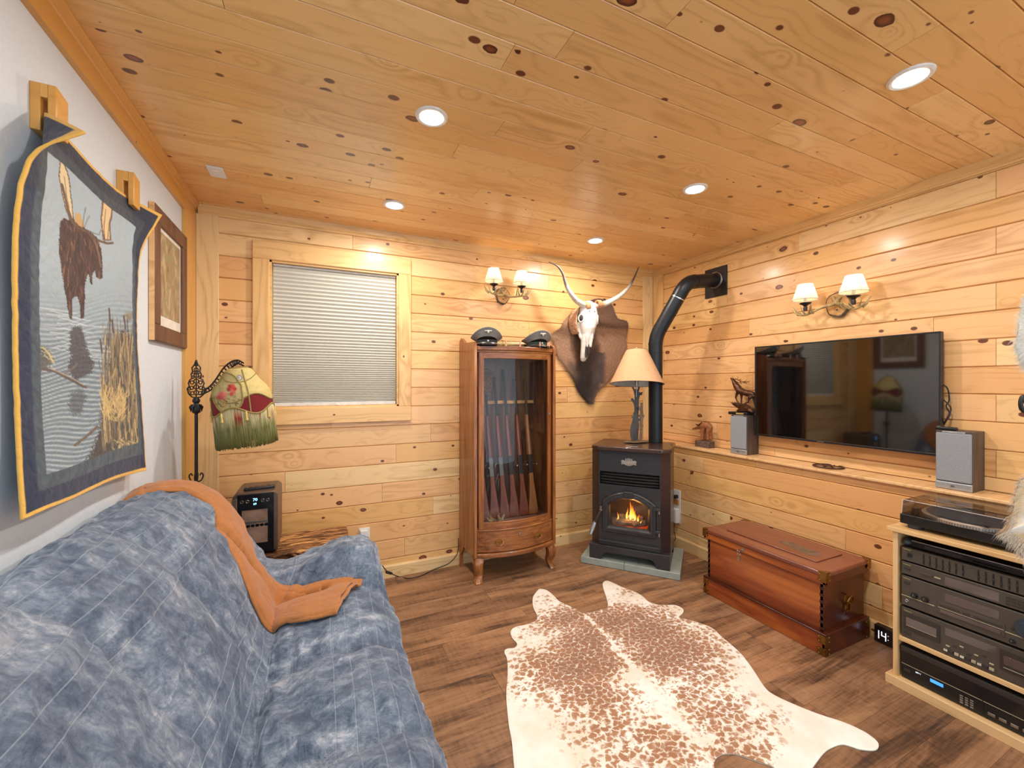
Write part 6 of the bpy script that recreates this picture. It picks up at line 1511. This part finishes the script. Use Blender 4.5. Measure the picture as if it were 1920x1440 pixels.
# ================================================================ TELEVISION
TVx=2.832; t=thing('television','large black flat television mounted on the right wall','television',(TVx,1.4775,1.32))
tw,th2=.4915,.3155
m=MB(); m.box(.004,.030,-tw,tw,-th2,th2); B(m,'rear_case','black_plastic',t,bevel=.003)
for (a,b_,c_,d_) in ((-tw,tw,th2-.008,th2),(-tw,tw,-th2,-th2+.013),(-tw,-tw+.008,-th2+.013,th2-.008),(tw-.008,tw,-th2+.013,th2-.008)):
    m=MB(); m.box(-.003,.006,a,b_,c_,d_); B(m,'bezel','tv_bezel',t,bevel=.0015)
m=MB(); m.box(0,.005,-tw+.007,tw-.007,-th2+.012,th2-.007); B(m,'screen','screen_glass',t,smooth=False)
m=MB(); m.box(-.0038,-.0028,-tw+.003,tw-.003,-th2+.011,-th2+.0125); B(m,'lower_trim','steel',t)
text('SAMSUNG',.0085,'silver_plate',t,FACE_mX((-.0036,.06,-th2+.0065)),ext=.0002,name='maker_lettering')
m=MB(); m.box(.030,.062,-.12,.12,-.12,.12); B(m,'wall_bracket','black_iron',t)
m=MB(); m.tube(catmull([(.02,-tw+.01,.05),(.03,-tw-.012,.03),(.035,-tw-.018,-.03),(.03,-tw-.008,-.06),(.035,-tw-.02,-.10),(.03,-tw-.006,-.14),(.05,-tw+.02,-.18)],6),.0035,6); m.tube(catmull([(.03,-tw+.01,-.02),(.04,-tw-.022,-.07),(.03,-tw-.012,-.12),(.04,-tw+.01,-.16)],6),.003,6); stuff(B(m,'cables','cord_dark',t))
# ================================================================ SPEAKERS on the ledge
def speaker(label,ya,yb):
    t=thing('bookshelf_speaker',label,'speaker',(2.768,(ya+yb)/2,.860),group='pair of ledge speakers'); h=(yb-ya)/2; H=.283
    m=MB(); m.box(.008,.134,-h,h,.0,H); B(m,'cabinet','walnut_case',t,bevel=.002)
    m=MB(); m.box(-.004,.0085,-h+.002,h-.002,.040,H-.010); B(m,'grille','speaker_grille',t,bevel=.005,seg=3)
    m=MB(); m.prism([(-.004,.002),(-.004,.034),(.009,.040),(.009,.002)],-h+.001,h-.001,'y'); b_=B(m,'lower_fascia','speaker_silver',t,bevel=.002)
    m=MB(); m.box(-.003,.009,-h*.62,h*.62,H-.010,H-.002); B(m,'top_fascia','speaker_silver',t,bevel=.001)
    text('JBL',.013,'black_iron',b_,FACE_mX((-.0046,0,.018)),ext=.0003,name='maker_lettering')
    return t
speaker('grey bookshelf speaker on the ledge, carrying the bugling elk figurine',1.988,2.115)
speaker('grey bookshelf speaker on the ledge above the turntable, right of the television',.856,.985)
remote('slim black remote control on top of the speaker nearest the turntable',(2.80,.955,1.1435),0,.075,.03,rows_=3)
# ---- animals grown as one surface
def skin(name,mat,par,joints,edges,sub=2):
    m=MB()
    for j in joints: m.ball(j[:3],j[3]*.99,14,10)
    for a,b in edges:
        A,Bv=Vector(joints[a][:3]),Vector(joints[b][:3]); m.tube([A,A.lerp(Bv,.5),Bv],[joints[a][3],(joints[a][3]+joints[b][3])*.49,joints[b][3]],12)
    return voxel(m,name,mat,par,min(j[3] for j in joints)*.42,3)
ELX=2.83; EO=Vector((ELX,2.052,1.1435))
t=thing('elk_figurine','bronze bugling elk figurine on a rocky base and black plinth, standing on a speaker','figurine',EO)
E_=lambda a,b_,dx=0:(onX(1355+a/8.47,690+b_/8.47,ELX)-EO+Vector((dx,0,0)))
def J(a,b_,r_,dx=0): p=E_(a,b_,dx); return (p.x,p.y,p.z,r_)
js=[J(400,400,.024),J(330,380,.024),J(265,350,.027),J(225,290,.024),J(192,235,.018),J(165,190,.011),J(128,158,.0045),J(462,410,.021),J(484,440,.012),
 J(245,400,.011,-.010),J(225,465,.0065,-.012),J(245,520,.0045,-.012),J(272,560,.005,-.010),
 J(285,420,.010,.010),J(280,490,.006,.012),J(282,560,.005,.010),
 J(450,460,.014,-.010),J(430,505,.0075,-.012),J(428,540,.005,-.012),J(372,560,.005,-.01),
 J(475,460,.013,.010),J(484,520,.007,.012),J(492,590,.0045,.012)]
skin('body','bronze_cast',t,js,[(0,1),(1,2),(2,3),(3,4),(4,5),(5,6),(0,7),(7,8),(2,9),(9,10),(10,11),(11,12),(2,13),(13,14),(14,15),(7,16),(16,17),(17,18),(18,19),(7,20),(20,21),(21,22)])
for s in (-1,1):
    m=MB(); dx=s*.012; bm_=[E_(185,165,s*.006),E_(215,190,dx*1.6),E_(260,215,dx*2.2),E_(310,232,dx*2.2),E_(350,215,dx*1.8),E_(385,225,dx*1.2),E_(415,262,dx*.8)]
    m.tube(catmull(bm_,4),[lerp(.003,.001,i/24) for i in range(25)],6)
    for (a,b_,c_,d_) in ((200,178,195,130),(230,200,250,165),(300,232,345,180),(340,222,400,205),(320,235,345,255),(215,190,240,170)): m.tube([E_(a,b_,dx*1.7),E_((a+c_)/2+4,(b_+d_)/2,dx*2.4),E_(c_,d_,dx*2.2)],[.0022,.0018,.0008],5)
    B(m,'antler','bronze_cast',t)
m=MB(); rk=crop([(148,540),(180,545),(215,540),(300,575),(340,560),(400,600),(440,640),(490,655),(505,675),(505,705),(255,705),(250,680),(290,655),(230,610),(190,585)],1355,690,8.47)
pts=[onX(x,y,ELX)-EO for x,y in rk]; rings=[]
for dx,f in ((-.032,.75),(-.022,.95),(0,1),(.022,.95),(.032,.75)):
    cz=sum(p.z for p in pts)/len(pts); cy_=sum(p.y for p in pts)/len(pts); rings.append([m._v((dx,lerp(cy_,p.y,f)+.003*noise.noise(p*200+Vector((dx*90,0,0))),lerp(cz,p.z,f))) for p in pts])
m.quadloop(rings); B(m,'rocky_base','bronze_cast',t,ang=.5)
pa=onX(1374,772,ELX)-EO; m=MB(); m.box(-.045,.040,-.054,pa.y+.004,0,.021); pl_=B(m,'plinth','black_plastic',t,bevel=.002)
m=MB(); m.box(-.0465,-.045,-.030,.030,.005,.016); B(m,'name_plate','gold_paint',pl_)
MX=2.83; MO=onX(1322,838,MX); MO.z=.860
t=thing('carved_moose','small carved wooden moose standing on the ledge left of the speaker','carving',MO)
Mq=lambda a,b_,dx=0:(onX(1240+a/8,780+b_/8,MX)-MO+Vector((dx,0,0)))
dz_=Mq(600,460).z
def JM(a,b_,r_,dx=0): p=Mq(a,b_,dx); return (p.x,p.y,p.z-dz_,r_)
jm=[JM(700,150,.030),JM(640,150,.031),JM(590,170,.020),JM(545,180,.013),JM(500,190,.010),JM(475,196,.007),JM(730,170,.022),
 JM(630,240,.014,-.012),JM(630,345,.012,-.012),JM(712,240,.014,-.012),JM(712,345,.012,-.012),JM(640,240,.013,.014),JM(640,345,.012,.014),JM(722,240,.013,.014),JM(722,345,.012,.014)]
skin('body','carved_wood',t,jm,[(0,1),(1,2),(2,3),(3,4),(4,5),(0,6),(1,7),(7,8),(6,9),(9,10),(1,11),(11,12),(6,13),(13,14)],1)
m=MB(); pb_=[Mq(a,b_) for a,b_ in ((548,360),(755,355),(758,452),(556,460))]; m.box(-.035,.035,min(p.y for p in pb_),max(p.y for p in pb_),0,pb_[0].z-dz_); B(m,'bark_base','bark_dark',t,bevel=.004)
for s in (-1,1):
    m=MB(); A1=[Mq(a,b_,0) for a,b_ in ((570,150),(535,118),(580,126),(610,110),(645,78),(625,118),(600,150))]
    m.prism([(p.y,p.z-dz_) for p in A1],s*.012-.002+s*.010,s*.012+.002+s*.010,'x'); P('antler_dark',(70,34,22),.5) if s<0 else None; B(m,'antler','antler_dark',t,bevel=.001)
tv_=onZ(1553,875,.862); t=thing('iron_trivet','round dark iron trivet lying on the ledge under the television','trivet',(tv_.x-.0,tv_.y,.8605))
m=MB(); m.ring((0,0,.0045),.076,.0042,'z',40,8); m.ring((0,0,.0045),.022,.003,'z',20,6)
for i in range(6): a=PI/3*i; m.tube([(.022*math.cos(a),.022*math.sin(a),.0045),(.074*math.cos(a),.074*math.sin(a),.0045)],.0026,6)
P('rust_iron',(84,52,42),.6,.4); B(m,'ring','rust_iron',t)
# ================================================================ CLOCK, OUTLETS, CORDS
ck=onZ(1641,1200,0); t=thing('digital_clock','black digital clock on the floor between the chest and the stereo rack','clock',(2.725,1.125,0),rz=0)
m=MB(); m.box(-.03,.008,-.085,.078,.0,.088); B(m,'case','black_plastic',t,bevel=.003)
m=MB(); m.box(-.0315,-.030,-.083,.076,.003,.085); fc=B(m,'display_face','cooler_black',t)
def seg_digit(y,z,s,segs,par):
    W=.5*s;T=.09*s; D={'a':((0,W),(s-T,s)),'g':((0,W),(s/2-T/2,s/2+T/2)),'d':((0,W),(0,T)),'f':((0,T),(s/2,s)),'e':((0,T),(0,s/2)),'b':((W-T,W),(s/2,s)),'c':((W-T,W),(0,s/2))}
    for q in segs:
        (a,b_),(c_,d_)=D[q]; m=MB(); m.box(-.0322,-.0314,y-b_,y-a,z+c_,z+d_); B(m,'lit_segment','white_digit',par,smooth=False)
seg_digit(.076,.022,.042,'bc',fc); seg_digit(.046,.022,.042,'fgbc',fc)
for z in (.032,.052): m=MB(); m.box(-.0322,-.0314,.015,.018,z,z+.003); B(m,'colon_dot','white_digit',fc)
op=onY(683.5,1006,3.03); t=thing('wall_outlet','white wall outlet with a plugged-in black cord beside the couch arm','outlet',(op.x,YB,op.z),group='white outlets')
m=MB(); m.box(-.036,.036,-.006,-.0005,-.058,.058); pq=B(m,'cover_plate','white_plastic',t,bevel=.002)
for z in (-.024,.024):
    m=MB(); m.prism([(.016*math.cos(2*PI*i/16),z+.014*math.sin(2*PI*i/16)) for i in range(16)],-.0075,-.005,'y'); s_=B(m,'socket','trim_white',pq)
    m=MB(); m.box(-.007,-.005,-.0079,-.007,z-.003,z+.006); m.box(.005,.007,-.0079,-.007,z-.003,z+.006); stuff(B(m,'slots','black_plastic',s_))
m=MB(); m.box(-.030,.020,-.045,-.0075,.004,.050); B(m,'adapter','white_plastic',t,bevel=.004)
m=MB(); m.box(.004,.026,-.036,-.0075,-.040,-.008); m.tube([(.015,-.03,-.035),(.016,-.035,-.07),(.02,-.03,-.14)],.0035,6); B(m,'black_plug','black_plastic',t,bevel=.002)
op=onX(1269.5,950,2.73); t=thing('wall_outlet','tall white outlet plate with black plug and white adapter behind the stove','outlet',(XRL,op.y+.02,op.z),group='white outlets')
m=MB(); m.box(-.006,-.0005,-.05,.05,-.14,.14); B(m,'cover_plate','white_plastic',t,bevel=.002)
m=MB(); m.cyl((-.006,-.015,.085),(-.035,-.015,.085),.016,n=14); B(m,'black_plug','black_plastic',t)
m=MB(); m.box(-.02,-.006,-.035,.01,.02,.06); P('tan_plug',(176,124,60),.5); B(m,'amber_tag','tan_plug',t)
m=MB(); m.box(-.05,-.006,-.045,.02,-.13,-.01); B(m,'white_adapter','white_plastic',t,bevel=.006)
m=MB(); m.tube(catmull([(-.03,-.01,-.13),(-.05,-.025,-.19),(-.04,-.03,-.26),(-.05,.0,-.30),(-.06,.04,-.34)],5),.0035,6); B(m,'power_cord','cord_dark',t)
cp=[(.215,2.86,.33),(.26,2.90,.18)]+[tuple(onY(712,1058,2.93)),tuple(onY(726,1071,2.93)),tuple(onZ(745,1080,.004)),tuple(onZ(766,1084,.004)),tuple(onZ(790,1079,.004)),tuple(onZ(815,1067,.004)),tuple(onY(842,1056,3.0)),tuple(onY(858,1036,3.01)),(.955,3.012,.21)]
t=thing('lamp_cord','thin dark electric cord with inline switch trailing along the back wall floor','cord',(0,0,0))
m=MB(); m.tube(catmull(cp,6),.0032,6); cc=B(m,'cord','cord_dark',t)
sw=Vector(onY(729,1074,2.92)); m=MB(); m.tube([sw-Vector((.022,0,-.012)),sw-Vector((.016,0,-.009)),sw+Vector((.016,0,-.006)),sw+Vector((.024,0,-.009))],[.004,.009,.009,.004],10); B(m,'inline_switch','black_plastic',t)
# ================================================================ HANGING PELT at the right edge
DP=1.34
def FP_(px,py,dd=0): 
    d=ray(px,py); z_=DP+dd; return Vector((0,0,CAMH))+d*z_
PO=FP_(1990,800); t=thing('white_pelt','shaggy cream goat pelt hanging from a black iron stand at the right edge','pelt',PO)
fwd=Vector((_s,_c,0)); vcol('pelt_fur',rough=.8,bump=.4,nscale=60,amt=.15,sheen=.3)
def pelt(outline,name,cen_px):
    P_=[FP_(x,y)-PO for x,y in outline]; C_=FP_(*cen_px)-PO; hs_=catmull(P_+[P_[0]],4)[:-1]
    m=MB(); rings=[]
    for f in (1,.93,.8,.6,.35,.1):
        rings.append([m._v(C_.lerp(p,f)-fwd*(.05*(1-f*f)+.012*noise.noise(p*14))) for p in hs_])
    m.quadloop(rings,True,False,True)
    rings2=[[m._v(C_.lerp(p,f)+fwd*(.018*(1-f*f))) for p in hs_] for f in (1,.6,.1)]; m.quadloop(rings2,True,False,True)
    def colr(co):
        n_=noise.noise(co*9); c=[lerp(a,d,smooth(-.2,.5,n_)) for a,d in zip((238,234,224),(222,206,176))]
        if co.z<-.09 and n_>.25: c=(222,190,136)
        return s2l(c)
    b_=B(m,name,'pelt_fur',t,ang=3,colfn=colr)
    m=MB(); pr=random.Random(31)
    for i in range(len(hs_)):
        p=hs_[i]; q=hs_[(i+1)%len(hs_)]
        for k_ in range(38):
            s_=p.lerp(q,pr.random()); out=(s_-C_).normalized(); s_=C_.lerp(s_,pr.uniform(.86,1.0)); L_=pr.uniform(.010,.026)
            jit=Vector((pr.uniform(-1,1),pr.uniform(-1,1),pr.uniform(-1,1)))*.006
            e_=s_+out*L_+Vector((0,0,-.010))+jit; md=s_+out*L_*.6+jit*.3; w_=out.cross(fwd).normalized()*.0007
            o_=-fwd*pr.uniform(-.004,.012); v=[m._v(s_-w_+o_),m._v(s_+w_+o_),m._v(md+w_*.7+o_),m._v(e_+o_),m._v(md-w_*.7+o_)]; m.bm.faces.new(v)
    stuff(B(m,'long_hair','pelt_fur',b_,smooth=False,colfn=lambda co:s2l((240,236,224)) if co.z>-.16 else s2l((226,208,184))))
pelt([(2010,520),(1960,528),(1930,545),(1918,572),(1912,600),(1906,640),(1911,675),(1925,690),(1950,715),(1990,730),(2040,700),(2050,600)],'upper_pelt',(1975,625))
pelt([(1990,730),(1955,800),(1940,880),(1912,902),(1902,935),(1895,970),(1884,990),(1874,1000),(1892,1014),(1908,1030),(1922,1048),(1960,1062),(2040,1040),(2060,860),(2030,740)],'lower_pelt',(1985,930))
m=MB(); q1=Vector((2.20-PO.x,.30-PO.y,.012-PO.z)); q2=Vector((q1.x,q1.y,1.72-PO.z)); m.tube([q1,q2],.010,12); qa=FP_(1990,560,.02)-PO; m.tube([(q1.x,q1.y,qa.z),tuple(qa)],.007,10); stn=B(m,'iron_pole','black_iron',t)
m=MB(); m.lathe([(0,.0),(.13,.0),(.135,.01),(.02,.022),(.012,.03)],c=(q1.x,q1.y,.001-PO.z),n=28); B(m,'round_foot','black_iron',stn)
m=MB(); a=Vector((q1.x,q1.y,(FP_(1950,775,.06)-PO).z)); b_=FP_(1950,775,.06)-PO; c_=FP_(1922,772,.05)-PO; d_=FP_(1914,760,.05)-PO; e_=FP_(1917,744,.05)-PO; f_=FP_(1926,746,.05)-PO
m.tube(catmull([a,b_,c_,d_,e_,f_],5),.006,8); m.tube([FP_(1914,752,.05)-PO,FP_(1928,752,.05)-PO],.008,8); m.tube([FP_(1915,766,.05)-PO,FP_(1928,770,.05)-PO],.007,8); B(m,'scroll_hook','black_iron',stn)
